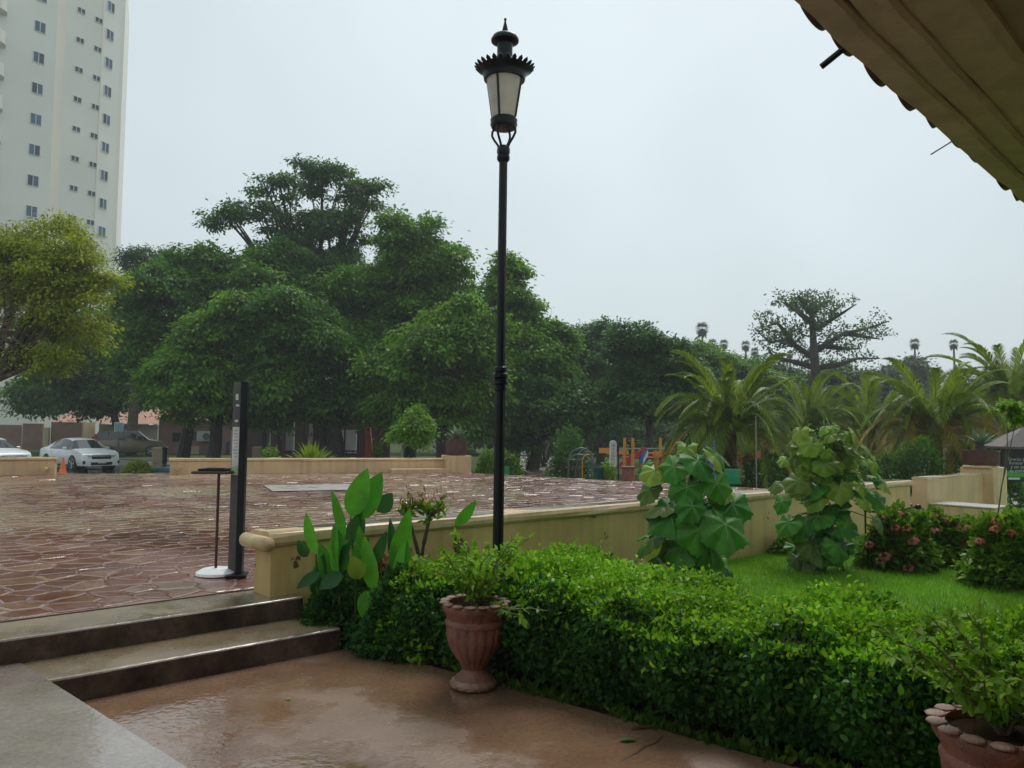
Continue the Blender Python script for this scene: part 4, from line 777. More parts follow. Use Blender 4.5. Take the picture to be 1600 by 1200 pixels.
# hazy tree line on the right
names = ['hazy rounded tree left of the spreading tree', 'hazy bushy tree below the spreading tree', 'pale hazy tree right of the spreading tree', 'low hazy tree between the palms at the right', 'hazy tree behind the yellowing palm', 'hazy tree at the far right edge']
for (bl, nm_, dd_) in zip([[(1195, 600, 45, 30), (1150, 590, 40, 28), (1215, 640, 50, 40)], [(1270, 620, 60, 35), (1310, 600, 45, 28), (1250, 650, 50, 30)], [(1370, 605, 48, 32), (1345, 640, 50, 40)], [(1425, 605, 42, 36), (1440, 650, 45, 40)], [(1500, 625, 45, 34), (1480, 660, 55, 40)], [(1570, 605, 45, 34), (1610, 620, 50, 50), (1560, 650, 55, 40)]], names, (75, 72, 80, 90, 85, 78)):
    tree('background_tree', nm_, bl[0][0], dd_, bl, 'm_leaf_far2' if dd_ > 78 else 'm_leaf_far', 150, 60, 1.5, .52, .15, .4, .5, dj=1, group='hazy trees on the right')
# far wooded mass
nb = []
for k in range(46):
    x = -120+1900*k/45; dd_ = 120+25*random.random(); q = P(x, 668-random.uniform(0, 26), dd_); nb.append((q[0], q[1], max(1, q[2]-.5), 6.5, 4, 4.5+1.5*random.random()))
p, dd, nn = crown_points(nb, 900, 40, 2.0, .3, .6); qn = .6+.8*rng.random(len(p)); tag(quads('far_wood', leaf_cloud(p, dd, nn, .9*qn, .28*qn), 4, 'm_leaf_far2'), 'continuous band of far trees closing the horizon', 'trees', kind='stuff')
nb = []
for k in range(34):
    x = 640+680*k/33; dd_ = 64+8*random.random(); q = P(x, 690, dd_); nb.append((q[0], q[1], random.uniform(.3, 2.2), 2.6, 2.0, 2.0+1.0*random.random()))
p, dd, nn = crown_points(nb, 700, 45, 1.0, .3, .5); qn = .6+.8*rng.random(len(p)); tag(quads('understorey', leaf_cloud(p, dd, nn, .42*qn, .14*qn), 4, 'm_leaf_a'), 'dark undergrowth below the trees behind the playground', 'undergrowth', kind='stuff')
# ---------------------------------------------------------------- palms
def frond_mesh(L, rise, drop, npair, ll, mat, seed, stiff=.5):
    rs = np.random.default_rng(seed); V = []; K = 14; pts = []
    for i in range(K+1):
        s_ = i/K; pts.append(np.array([L*(s_-.12*s_**3*drop), 0, L*(rise*s_-drop*s_**2.4)]))
    def at(s_): j = min(K-1, int(s_*K)); f = s_*K-j; return pts[j]*(1-f)+pts[j+1]*f
    m = MB(); m.tube(pts, [.022*(1-.85*i/K) for i in range(K+1)], 5); V = []; Fc = []
    for k in range(npair):
        s_ = .14+.85*k/npair; p = at(s_); tn = unit(at(min(1, s_+.03))-at(s_-.03)); l = ll*(math.sin(PI*(.12+.85*s_))**.6)*(.9+.2*rs.random())
        for sd__ in (-1, 1):
            dv = unit(tn*(.55+.5*s_)+np.array([0, sd__, 0])*(.85-.3*s_)+np.array([0, 0, .30-.1*s_])*1.0+rs.normal(size=3)*.06); e1 = p+dv*l*.55; e2 = p+dv*l+np.array([0, 0, -.22*l]); w = np.cross(dv, [0, 0, 1.]); w = unit(w)*.0145*(L/2.5)
            n_ = len(V); V += [p-w*.6, p+w*.6, e1+w, e1-w, e2]; Fc += [(n_, n_+1, n_+2, n_+3), (n_+3, n_+2, n_+4)]
    n_ = len(m.V); me = bpy.data.meshes.new('frond'); me.from_pydata(m.V+[tuple(map(float, v)) for v in V], [], m.F+[tuple(i+n_ for i in f) for f in Fc]); me.materials.append(MATS[mat]); me.update(); return me
def frond_set(mat, L=2.6):
    return [frond_mesh(L, 1.25, .62, 84, .50, mat, 1), frond_mesh(L, 1.05, .95, 84, .54, mat, 2), frond_mesh(L, .75, 1.12, 80, .54, mat, 3), frond_mesh(L, .30, 1.05, 76, .50, mat, 4)]
FG = frond_set('m_palm'); FY = frond_set('m_palm_yellow')
def palm(px, py, d, scale, label, n=44, yellow=.15, trunk_r=.17, seed=0):
    rs = random.Random(seed); c = P(px, py, d); g = hground(c[0], c[1]); t = thing('feather_palm', (c[0], c[1], g), label, 'palm tree', 'feather palms in the park'); h = c[2]-g
    m = MB(); K = 10
    m.lathe([(trunk_r*(1.25-.35*(i/K)**.5+.10*(i % 2)), h*i/K) for i in range(K+1)], 14); m.build('trunk', 'm_bark_dark', t)
    for k in range(n):
        f = k/(n-1); az = k*2.39996+rs.uniform(-.2, .2); ty = 0 if f < .25 else 1 if f < .55 else 2 if f < .82 else 3
        o = obm('frond', (FY if f > 1-yellow else FG)[ty], None, t); o.location = (.05*math.cos(az), .05*math.sin(az), h-.1*f); s_ = scale*(.85+.3*rs.random()); o.scale = (s_,)*3; o.rotation_euler = (rs.uniform(-.25, .25), rs.uniform(-.15, .1)-(.25 if f < .15 else 0), az)
    return t
palm(1140, 672, 24, .86, 'big green feather palm behind the nearer lobed leaf plant', 74, .05, .2, 1)
palm(1262, 672, 31, .85, 'green feather palm rising behind the farther lobed leaf plant', 50, .25, .15, 2); palm(1362, 668, 33, .95, 'feather palm between the farther lobed plant and the yellowing palm', 52, .12, .15, 3)
palm(1462, 676, 25, .88, 'yellowing feather palm with drooping golden lower fronds', 72, .42, .18, 4); palm(1582, 622, 30, 1.0, 'tall green feather palm at the right edge above the kiosk', 60, .22, .18, 5)
palm(1520, 655, 40, .9, 'smaller feather palm behind the brown drum planter', 30, .15, .15, 6)
def fan_palm(px, py, d, rpx, label, seed):
    rs = np.random.default_rng(seed); c = P(px, py, d); t = thing('fan_palm', (c[0], c[1], -.7), label, 'palm tree', 'tall fan palms on the skyline'); h = c[2]+.7; r = rpx*d/F
    MB().tube([(0, 0, 0), (.15, 0, h*.5), (0, 0, h)], [.25, .18, .12], 8).build('trunk', 'm_bark', t); V = []
    for k in range(30):
        az = k*2.4; el = 1.2-2.3*k/30; dv = np.array([math.cos(az)*math.cos(el), math.sin(az)*math.cos(el), math.sin(el)]); b = dv*r*.35; sv = unit(np.cross(dv, [0, 0, 1.01])); uv = np.cross(sv, dv)
        for j in range(9):
            a = -1.2+2.4*j/8; dj_ = dv*math.cos(a)+sv*math.sin(a); e = b+dj_*r*.68+np.array([0, 0, -.12*r*abs(math.sin(a))-.1*r*rs.random()]); w = (sv*math.cos(a)-dv*math.sin(a))*.05*r; V += [b-w*.3, b+(e-b)*.6-w, e, b+(e-b)*.6+w]
    for k in range(26):
        az = k*2.4; b = np.array([math.cos(az)*.2, math.sin(az)*.2, -.1*r]); e = b+np.array([math.cos(az)*.45*r, math.sin(az)*.45*r, -r*(.8+.5*rs.random())]); w = np.array([-math.sin(az), math.cos(az), 0])*.12*r; V += [b-w*.5, (b+e)/2-w, e, (b+e)/2+w]
    o = quads('crown', np.array(V)+np.array([0, 0, h]), 4, 'm_palm_far', t); o['kind'] = 'stuff'; return t
for k, (x, y, dd_, r, l) in enumerate([(1097, 513, 110, 13, 'tallest of the fan palms above the playground trees'), (1113, 536, 130, 9, 'small fan palm just right of the tallest playground one'), (1131, 537, 130, 9, 'fan palm third from left on the skyline'), (1165, 539, 120, 9, 'fan palm fourth from left on the skyline'), (1179, 549, 120, 8, 'lower fan palm nearest left of the spreading tree'), (1234, 553, 120, 7, 'fan palm seen through the spreading tree'),
    (1429, 536, 115, 10, 'lone fan palm on the skyline right of the spreading tree'), (1490, 537, 112, 9, 'slender leaning fan palm farthest right on the skyline'), (1436, 572, 95, 17, 'broad low fan palm beneath the lone skyline palm'), (1385, 578, 100, 12, 'low fan palm right of the spreading tree trunk'), (1546, 580, 100, 13, 'low fan palm near the right edge'), (1468, 585, 105, 10, 'low fan palm between the two skyline palms')]): fan_palm(x, y, dd_, r, l, k)
# ---------------------------------------------------------------- bushes and small plants behind the plaza
def pbush(px, py, d, rpx, rz, label, mat='m_leaf_b', n=2600, L=.10, nm='bush', cat='bush'):
    q = P(px, py, d); r = rpx*d/F; g = hground(q[0], q[1]); zt = P(px, rz, d)[2]; return bush(nm, (q[0], q[1], g), (r, r*.8, (zt-g)*.55), label, mat, n, L, cat)
pbush(762, 725, 24.5, 24, 706, 'clipped green bush left of the lamp post behind the plaza'); pbush(797, 728, 24.8, 24, 709, 'clipped green bush right of the lamp post behind the plaza'); pbush(423, 712, 25, 20, 701, 'low leafy bush behind the far seat wall', 'm_leaf_b', 1500)
pbush(890, 715, 28, 34, 670, 'ragged bush left of the climbing arch', 'm_leaf_c', 3000, .12); pbush(950, 742, 23, 14, 722, 'small pale bush in front of the totem board', 'm_leaf_lime', 1200, .09); pbush(850, 690, 44, 30, 662, 'dark bush beside the brick path', 'm_leaf_c', 2000, .15)
for k, (x, l) in enumerate([(1190, 'low dark bush between the big palm and the farther lobed plant'), (1250, 'low bush directly left of the farther lobed plant'), (1345, 'low dark bush behind the farther lobed plant'), (1395, 'low dark bush under the yellowing palm'), (1440, 'rounded dark bush left of the brown drum planter'), (1512, 'green bush behind the brown drum planter'), (1560, 'bush behind the kiosk roof')]): pbush(x, 740, 23.0+.5*(k % 2), 42, 708 if k < 4 else 690 if k < 6 else 690, l, 'm_leaf_b' if k % 2 else 'm_leaf_a', 3200, .11)
pbush(215, 735, 36, 22, 722, 'pale yellow green bush beside the white car front', 'm_leaf_yellow', 1400, .12); pbush(590, 705, 40, 10, 695, 'small bright green bush beside the orange slab', 'm_leaf_lime', 700, .14)
q = P(488, 715, 26); ag = agave('spiky_plant', (q[0], q[1], -.55), 70, 1.05, 'round spiky yellow green plant behind the far seat wall', 'm_palm', .45); ag.location.z = -.25
# ---------------------------------------------------------------- tower
fp_ = [(-150, 70.0), (-40, 75.5), (61, 79.9), (75, 81.2), (134, 84.6), (164, 87.2)]; pts = [P(x, 660, d)[:2] for x, d in fp_]
org = np.array([*pts[2], -.7]); tw = thing('white_tower', org, 'tall white apartment tower with small windows at the left edge', 'building'); back = [tuple(pts[-1]+np.array([-6, 14])), tuple(pts[0]+np.array([-16, 12]))]; HT_ = 54
for (i, nm_, mt) in ((0, 'facade', 'm_tower'), (1, 'facade', 'm_tower'), (2, 'corner_strip', 'm_tower_warm'), (3, 'facade', 'm_tower'), (4, 'facade', 'm_tower')):
    a, b = np.array(pts[i])-org[:2], np.array(pts[i+1])-org[:2]; nn_ = unit(np.array([-(b-a)[1], (b-a)[0]])); o = MB().prism([tuple(a), tuple(b), tuple(b+nn_*3), tuple(a+nn_*3)], 0, HT_).build(nm_, mt, tw)
MB().prism(rel([tuple(pts[0]+np.array([0, 4])), tuple(pts[-1]+np.array([-.6, 2.0]))]+back, org), 0, HT_-.2).build('core', 'm_tower', tw)
a, b = pts[4]-org[:2], None
def facing(x):
    for i in range(5):
        if fp_[i][0] <= x <= fp_[i+1][0]:
            r = ray(x, 660); A, B_ = np.array(pts[i]), np.array(pts[i+1]); dd = B_-A; tt = (A[0]*r[1]-A[1]*r[0])/(dd[1]*r[0]-dd[0]*r[1]); return A+dd*tt, unit(dd)
def win_mesh(w, h):
    f = MB(); fr_ = .05
    for (x, z, a, b) in ((-w/2, 0, fr_, h), (w/2, 0, fr_, h), (0, 0, fr_, h), (0, h/2, w, fr_), (0, -h/2, w, fr_)): f.box((x, -.02, z), (a+.01, .08, b+.01))
    me = bpy.data.meshes.new('window'); me.from_pydata(f.V, [], f.F); me.materials.append(MATS['m_frame_white']); p = MB().box((0, .0, 0), (w/2-.05, .05, h-.05)); pm = bpy.data.meshes.new('pane'); pm.from_pydata(p.V, [], p.F); return me, pm
WB, WS = win_mesh(1.02, 1.08), win_mesh(.85, .56); paneM = {}
for key, (me, pm) in (('b', WB), ('s', WS)):
    for mt in ('m_win_blue', 'm_win_dark'): c = pm.copy(); c.materials.append(MATS[mt]); paneM[key, mt] = c
for (x, y0, dy, key, n_) in ((63.5, -5.5, 48, 'b', 13), (128.5, 17, 46.2, 's', 11), (157.5, 32, 45.1, 's', 11), (176, 11, 43.9, 'b', 12)):
    for k in range(n_):
        y = y0+dy*k; xx = x-.037*(y-20)*(1 if x > 0 else 0)*1.0; 
        q0, du0 = facing(x-30)
        r = ray(xx, y); z = EYE+r[2]/r[1]*q0[1]; nv = np.array([du0[1], -du0[0]])
        if z < .5: continue
        w = obm('window', (WB if key == 'b' else WS)[0], None, tw); w.location = (*(q0-org[:2]+nv*.02), z-org[2]); w.rotation_euler = (0, 0, math.atan2(du0[1], du0[0])); wd = 1.02 if key == 'b' else .85
        for s_ in (-1, 1): mt = 'm_win_blue' if (k*7+int(x)+(s_ > 0)) % 3 != 0 and key == 'b' else 'm_win_dark'; p = obm('pane', paneM[key, mt], None, w); p.location = (s_*wd/4, 0, 0)
q, du = facing(134); nv = np.array([du[1], -du[0]]); MB().box((*(q-org[:2]+nv*.02), HT_/2), (.12, .06, HT_), math.atan2(du[1], du[0])).build('joint_strip', 'm_tower_warm', tw)
for k in range(13):      # balconies at the left
    q, du = facing(-24); y = 22+50*k; r = ray(6, y); z = EYE+r[2]/r[1]*q[1]-org[2]; nv = np.array([du[1], -du[0]]); c = q-org[:2]-du*1.7
    if z < 2: continue
    bl = MB().prism([tuple(c+nv*.02-du*3), tuple(c+nv*1.3-du*3), tuple(c+nv*1.3+du*1.0), tuple(c+nv*.9+du*1.6), tuple(c+nv*.02+du*1.9)], z-.15, z).build('balcony', 'm_tower', tw); MB().prism([tuple(c+nv*1.15-du*3), tuple(c+nv*1.298-du*3), tuple(c+nv*1.298+du*1.0), tuple(c+nv*.9+du*1.55), tuple(c+nv*.8+du*1.4), tuple(c+nv*1.15+du*.9)], z+.002, z+1.05).build('balcony_parapet', 'm_tower', bl)
    MB().box((*(c-nv*-.03-du*.3), z+1.3), (2.6, .06, 2.3), math.atan2(du[1], du[0])).build('balcony_recess', 'm_tower_warm', bl)
# ---------------------------------------------------------------- houses and restaurant behind the trees
def pwall(parent, nm, x0, x1, y0, y1, d, mat, th=.25, z0=None):
    a = P(x0, y1, d); b = P(x1, y0, d); o3 = np.array(parent.location); zz = a[2] if z0 is None else z0
    return MB().box(((a[0]+b[0])/2-o3[0], d+th/2-o3[1], (zz+b[2])/2-o3[2]), (b[0]-a[0], th, b[2]-zz)).build(nm, mat, parent)
def tiled(parent, x0, x1, yb, yt, d, depth, slope_in=.7):
    """barrel-tiled roof slope facing the camera"""
    a = P(x0, yb, d); b = P(x1, yb, d); tz = P(x0, yt, d+depth)[2]; o3 = np.array(parent.location); n_ = int((b[0]-a[0])/.24); V = []; Fc = []; rows = 5
    for r in range(rows+1):
        f = r/rows
        for i in range(n_*2+1):
            x = a[0]+(b[0]-a[0])*i/(n_*2); x = x+((a[0]+b[0])/2-x)*f*(1-slope_in); V.append((x-o3[0], d+depth*f-o3[1], a[2]+(tz-a[2])*f+.07*(i % 2)+.05*(1 if r else 0)-o3[2]))
    w = n_*2+1; Fc = [(r*w+i, r*w+i+1, r*w+w+i+1, r*w+w+i) for r in range(rows) for i in range(w-1)]; return obj('roof', V, Fc, 'm_tile', parent)
h1 = thing('pink_wall', (*P(60, 700, 66)[:2], -.6), 'brownish pink boundary wall behind the white cars', 'wall')
pwall(h1, 'wall_panel', -40, 32, 664, 730, 66, 'm_pink', z0=-.6); pwall(h1, 'wall_panel', 32.4, 66, 662, 730, 66.0, 'm_pink', z0=-.6); pwall(h1, 'wall_pier', 66, 76, 668, 730, 65.7, 'm_cream', z0=-.6); pwall(h1, 'wall_panel', 77, 128, 660, 730, 66, 'm_pink', z0=-.6)
h2 = thing('small_tiled_house', (*P(100, 700, 72)[:2], -.6), 'small house with orange tiled roof behind the pink wall', 'house'); pwall(h2, 'wall', 78, 122, 660, 730, 72, 'm_cream', 3, z0=-.6); tiled(h2, 76, 125, 661, 645, 71.4, 3); 
h3 = thing('tiled_house', (*P(200, 700, 74)[:2], -.6), 'house with faded barrel tile roof above the brown car', 'house'); pwall(h3, 'wall', 152, 246, 664, 730, 74, 'm_tower_dark', 4, z0=-.6); tiled(h3, 146, 250, 662, 634, 73, 5)
h4 = thing('reddish_house', (*P(300, 700, 60)[:2], -.6), 'reddish brown house wall with air conditioner behind the seat wall', 'house'); pwall(h4, 'wall', 246, 362, 655, 730, 60, 'm_pink', 4, z0=-.6); tiled(h4, 240, 366, 656, 640, 59.3, 4)
for (x0, x1, y0, y1, mt, nm_) in ((269, 282, 676, 690, 'm_win_dark', 'window'), (295, 311, 674, 688, 'm_win_dark', 'window'), (295, 311, 697, 713, 'm_cream', 'shutter'), (327, 335, 670, 688, 'm_win_dark', 'window'), (352, 358, 690, 722, 'm_win_dark', 'door')): pwall(h4, nm_, x0, x1, y0, y1, 59.93, mt, .06)
ac = thing('air_conditioner', P(317, 690, 59.5), 'pale air conditioner unit on the reddish house wall', 'air conditioner'); pwall(ac, 'casing', 307, 328, 674, 689, 59.45, 'm_ac', .5); q = P(322, 682, 59.4)-np.array(ac.location); MB().tube([(q[0], q[1], q[2]), (q[0], q[1]+.08, q[2])], .26, 16).build('fan_grille', 'm_bin_dark', ac)
rs_ = thing('restaurant', (*P(480, 700, 48)[:2], -.6), 'restaurant with white lettered panels and tiled canopy behind the trees', 'building')
pwall(rs_, 'back_wall', 380, 610, 640, 735, 51, 'm_tile_dark', .3, z0=-.6); tiled(rs_, 395, 436, 664, 654, 46.6, 2); pwall(rs_, 'counter', 393, 430, 699, 730, 47, 'm_cream', .6, z0=-.6); pwall(rs_, 'white_panel', 446, 460, 660, 704, 47.5, 'm_white_wall', .12); pwall(rs_, 'white_panel', 482, 505, 662, 704, 47.5, 'm_white_wall', .12); pwall(rs_, 'white_panel', 531, 557, 672, 708, 47.5, 'm_white_wall', .12)
for x in (421, 523): pwall(rs_, 'white_post', x-1.4, x+1.4, 666, 712, 47.2, 'm_white_wall', .12)
pwall(rs_, 'railing', 440, 470, 706, 707.5, 46.5, 'm_black', .05); pwall(rs_, 'railing', 515, 558, 704, 705.6, 46.5, 'm_black', .05); pwall(rs_, 'railing', 515, 558, 709, 710.4, 46.5, 'm_black', .05)
for x in (446, 454, 520, 530, 541, 551): pwall(rs_, 'railing_post', x-.7, x+.7, 703, 720, 46.5, 'm_black', .05, z0=-.6)
for x, w in ((412, 1.8), (436, 2.2), (513, 2.4), (475, 1.2)): pwall(rs_, 'dark_post', x-w*2, x+w*2, 640, 735, 46.8, 'm_bark_dark', .3, z0=-.6)
sl = thing('orange_slab', (*P(578, 715, 44)[:2], -.6), 'leaning red orange slab sign beside the restaurant', 'sign'); a = P(571, 667, 44); b = P(578, 667, 44); c = P(583, 706, 44); o3 = np.array(sl.location); xs = [p[0]-o3[0] for p in (a, b, c)]
MB().add([(xs[0], 0, 0), (xs[2]+.05, 0, 0), (xs[1], 0, a[2]+.6), (xs[0], 0, a[2]+.6), (xs[0], .3, 0), (xs[2]+.05, .3, 0), (xs[1], .3, a[2]+.6), (xs[0], .3, a[2]+.6)], [(0, 1, 2, 3), (7, 6, 5, 4), (0, 4, 5, 1), (1, 5, 6, 2), (2, 6, 7, 3), (3, 7, 4, 0)]).build('slab', 'm_red_orange', sl)
ys = thing('yellow_sign', (*P(381, 700, 45)[:2], -.6), 'small yellow sign just right of the sanitiser stand post', 'sign'); pwall(ys, 'board', 378.6, 382.6, 672, 690, 45, 'm_yellow', .06); pwall(ys, 'post', 380, 381.2, 690.2, 720, 45.01, 'm_black', .05, z0=-.6)
def text(parent, s, loc, size, mat, shear=0, name='lettering', ext=.004):
    cu = bpy.data.curves.new('lettering', 'FONT'); cu.body = s; cu.size = size; cu.shear = shear; cu.extrude = ext; o = bpy.data.objects.new('tmp', cu); COL.objects.link(o); bpy.context.view_layer.update()
    me = bpy.data.meshes.new_from_object(o.evaluated_get(bpy.context.evaluated_depsgraph_get())); bpy.data.objects.remove(o); bpy.data.curves.remove(cu); me.materials.clear(); r = obm(name, me, mat, parent); r.location = loc; r.rotation_euler = (PI/2, 0, 0); r['kind'] = 'stuff'; return r
for s, x, y, sz in (('Yuc', 446.6, 681, .50), ('amillo', 482.6, 681, .42)): q = P(x, y, 47.4)-np.array(rs_.location); text(rs_, s, q, sz, 'm_ink', .35)
# ---------------------------------------------------------------- cars
def car(nm, loc, rz, label, paint, prof, Lc, Wc, wheels, spare=False, front=True):
    """prof: stations (x, z_top, half width at top, has_glass) from rear (-) to front (+); body sides wrap down to the sill"""
    t = thing(nm, loc, label, 'car', None, rz); belt = prof['belt']; sill = .24; V = []; Fc = []; mi = []; st_ = prof['st']; K = 7
    for (x, zt, wt, g) in st_:
        taper = 1-.10*max(0, (abs(x)/(Lc/2)-.72)/.28)**2; w = Wc/2*taper; zb = min(belt, zt-.02)
        for (y, z) in ((w*.93, sill), (w, sill+.16), (w*1.0, (sill+zb)/2+.05), (w*.965, zb), (wt*taper*1.0, zt-.05 if zt > belt+.1 else zt-.01), (wt*taper*.72, zt), (0, zt+.012)): V.append((x, y, z))
    n_ = len(st_)
    for i in range(n_-1):
        for k in range(K-1): Fc.append((i*K+k, i*K+K+k, i*K+K+k+1, i*K+k+1)); mi.append((i, k))
    nv_ = len(V); V += [(x, -y, z) for x, y, z in V]; Fc += [tuple(nv_+q for q in f[::-1]) for f in Fc]; mi += mi
    Fc += [tuple(list(range(K))+[nv_+k for k in range(K-2, -1, -1)]), tuple([(n_-1)*K+k for k in range(K-1, -1, -1)]+[nv_+(n_-1)*K+k for k in range(K-1)])]; mi += [(-1, -1)]*2
    me = bpy.data.meshes.new('body'); me.from_pydata(V, [], Fc); me.materials.append(MATS[paint]); me.materials.append(MATS['m_car_glass']); me.update()
    for p, (i, k) in zip(me.polygons, mi):
        gl = i >= 0 and ((k == 3 and i in prof['side']) or (k in (4, 5) and i in prof['screen'])); p.material_index = 1 if gl else 0; p.use_smooth = True
    o = bpy.data.objects.new('body', me); COL.objects.link(o); o.parent = t; fix(o); me.set_sharp_from_angle(angle=rad(38))
    for x in wheels:
        for s_ in (-1, 1):
            y = s_*(Wc/2-.10); MB().tube([(x, s_*(Wc/2+.004), .33), (x, s_*(Wc/2-.3), .33)], .385, 24).build('wheel_arch', 'm_tyre', t); w = thing('wheel', (x, s_*(Wc/2-.09), .33), '', ''); del w['label'], w['category']; w.parent = t
            smooth_some(MB().tube([(0, -.11, 0), (0, -.10, 0), (0, .10, 0), (0, .11, 0)], [.30, .325, .325, .30], 28).build('tyre', 'm_tyre', w)); rm = MB().tube([(0, s_*.08, 0), (0, s_*.112, 0)], [.09, .05], 12)
            for k in range(5): a = 2*PI*k/5; rm.tube([(0, s_*.112, 0), (.22*math.cos(a), s_*.112, .22*math.sin(a))], [.04, .032], 6)
            rm.tube([(0, s_*.09, 0), (0, s_*.113, 0)], .0, 4); ring = [(.225*math.cos(2*PI*k/24), s_*.112, .225*math.sin(2*PI*k/24)) for k in range(25)]; rm.tube(ring, .014, 5); rm.build('rim', 'm_rim', w)
    for s_ in (-1, 1):
        MB().box((prof['mirror'], s_*(Wc/2+.07), belt+.06), (.12, .18, .12), 0, .03).build('mirror', paint, t)
        for x in prof['handles']: MB().box((x, s_*(Wc/2+.006), belt-.10), (.18, .03, .03), 0, .008).build('door_handle', paint, t)
        MB().box((-.1, s_*(Wc/2-.03), .24), (2.0, .06, .06), 0, .01).build('sill', 'm_tyre', t)
    return t
sed = dict(belt=.95, st=[(-2.30, .60, .70, 0), (-2.24, .92, .74, 0), (-2.0, 1.02, .72, 0), (-1.72, 1.05, .70, 0), (-1.1, 1.34, .56, 0), (-.7, 1.43, .57, 0), (-.1, 1.47, .58, 0), (.35, 1.44, .57, 0), (.6, 1.38, .57, 0), (1.25, 1.0, .74, 0), (1.7, .93, .74, 0), (2.1, .83, .70, 0), (2.24, .70, .66, 0), (2.30, .50, .62, 0)], side={4, 5, 6, 7, 8}, screen={3, 8}, mirror=.75, handles=(.05, -.85))
def sedan(loc, rz, label):
    t = car('parked_car', loc, rz, label, 'm_car_white', sed, 4.6, 1.8, (1.38, -1.32))
    for s_ in (-1, 1):
        MB().add([(2.27, s_*.42, .70), (2.20, s_*.74, .73), (1.98, s_*.86, .77), (2.02, s_*.84, .69), (2.24, s_*.70, .64), (2.295, s_*.42, .63), (2.15, s_*.6, .7)], [(0, 1, 4, 5), (1, 2, 3, 4), (0, 5, 6), (6, 4, 3)]).build('headlight', 'm_head_light', t)
        MB().box((2.245, s_*.68, .40), (.09, .28, .16), -s_*.25, .02).build('fog_lamp_bay', 'm_tyre', t); MB().box((-2.24, s_*.62, .80), (.10, .36, .12), 0, .02).build('tail_light', 'm_red_light', t)
        for x in (-.32, ): MB().box((x, s_*.84, 1.1), (.05, .02, .02)).build('trim', 'm_tyre', t)
    MB().box((2.28, 0, .63), (.06, .86, .17), 0, .02).build('grille', 'm_tyre', t); MB().box((2.315, 0, .665), (.02, .84, .02), 0, .004).build('grille_bar', 'm_rim', t); MB().box((2.30, 0, .34), (.06, .95, .13), 0, .02).build('lower_grille', 'm_tyre', t); MB().box((2.335, 0, .42), (.02, .36, .13), 0, .004).build('number_plate', 'm_paper', t); MB().box((2.33, 0, .665), (.015, .16, .045), 0, .006).build('badge', 'm_rim', t); return t
c = P(122, 735, 38.2); sedan((c[0], c[1], -.594), rad(-38), 'white sedan parked facing right behind the orange cone')
c = P(-22, 735, 36.5); sedan((c[0], c[1], -.594), rad(-32), 'white car cut off by the left edge of the picture')
suv = dict(belt=1.05, st=[(-2.18, .55, .78, 0), (-2.15, 1.05, .76, 0), (-1.95, 1.62, .66, 0), (-1.5, 1.72, .66, 0), (-.6, 1.75, .66, 0), (.2, 1.72, .65, 0), (.5, 1.66, .64, 0), (1.15, 1.12, .78, 0), (1.6, 1.05, .78, 0), (2.05, .97, .74, 0), (2.18, .75, .70, 0), (2.22, .5, .66, 0)], side={2, 3, 4, 5, 6}, screen={1, 6}, mirror=.8, handles=(.1, -.8))
c = P(203, 712, 55); t = car('parked_car', (c[0], c[1], -.594), rad(22), 'tan and brown estate car with spare wheel seen from behind', 'm_car_tan', suv, 4.4, 1.78, (1.32, -1.30))
for s_ in (-1, 1): MB().box((-2.07, s_*.76, 1.2), (.14, .16, .55), 0, .03).build('tail_light', 'm_red_light', t)
smooth_some(MB().tube([(-2.18, .1, .95), (-2.36, .1, .95)], [.33, .31], 24).build('spare_wheel', 'm_tyre', t)); MB().tube([(-2.36, .1, .95), (-2.38, .1, .95)], .18, 16).build('spare_rim', 'm_rim', t); MB().box((-2.22, 0, .5), (.12, 1.6, .18), 0, .04).build('bumper', 'm_tyre', t)
for s_ in (-1, 1):
    for x in (-1.35, -.45, .42): MB().box((x, s_*.80, 1.38), (.09, .06, .62), 0).build('window_pillar', 'm_car_tan', t)
c = P(98, 738, 33.5); t = thing('traffic_cone', (c[0], c[1], -.55), 'orange traffic cone in front of the white sedan', 'traffic cone'); smooth_some(MB().lathe([(.16, .03), (.15, .05), (.03, .68), (.025, .70)], 20).build('cone', 'm_orange', t)); MB().box((0, 0, .015), (.38, .38, .03), .3, .008).build('base', 'm_orange', t)
c = P(185, 665, 52); t = thing('road_sign', (c[0], c[1], -.6), 'small pale road sign above the brown car', 'sign'); pwall(t, 'board', 179, 192, 661, 673, 52, 'm_play_teal', .04); pwall(t, 'board_frame', 178.2, 192.8, 660, 674, 52.05, 'm_paper', .03); MB().tube([(0, .1, 0), (0, .1, c[2]+.6)], .03, 8).build('post', 'm_steel', t)
c = P(257, 722, 44); t = thing('parking_bollard', (c[0], c[1], -.6), 'short dark bollard left of the long seat wall', 'bollard'); smooth_some(MB().lathe([(.12, 0), (.12, .8), (.15, .82), (.15, .9), (.08, .98)], 14).build('post', 'm_black', t))
c = P(247, 720, 45); t = thing('storage_box', (c[0], c[1], -.6), 'pale box beside the dark bollard', 'box'); MB().box((0, 0, .4), (.55, .45, .8), .2, .03).build('body', 'm_cream', t); MB().box((0, 0, .83), (.6, .5, .05), .2, .01).build('lid', 'm_cream', t)
struct(MB().box((*P(250, 735, 37)[:2], -.52), (1.6, .22, .16), .1, .02).build('kerb', 'm_blue_curb'))
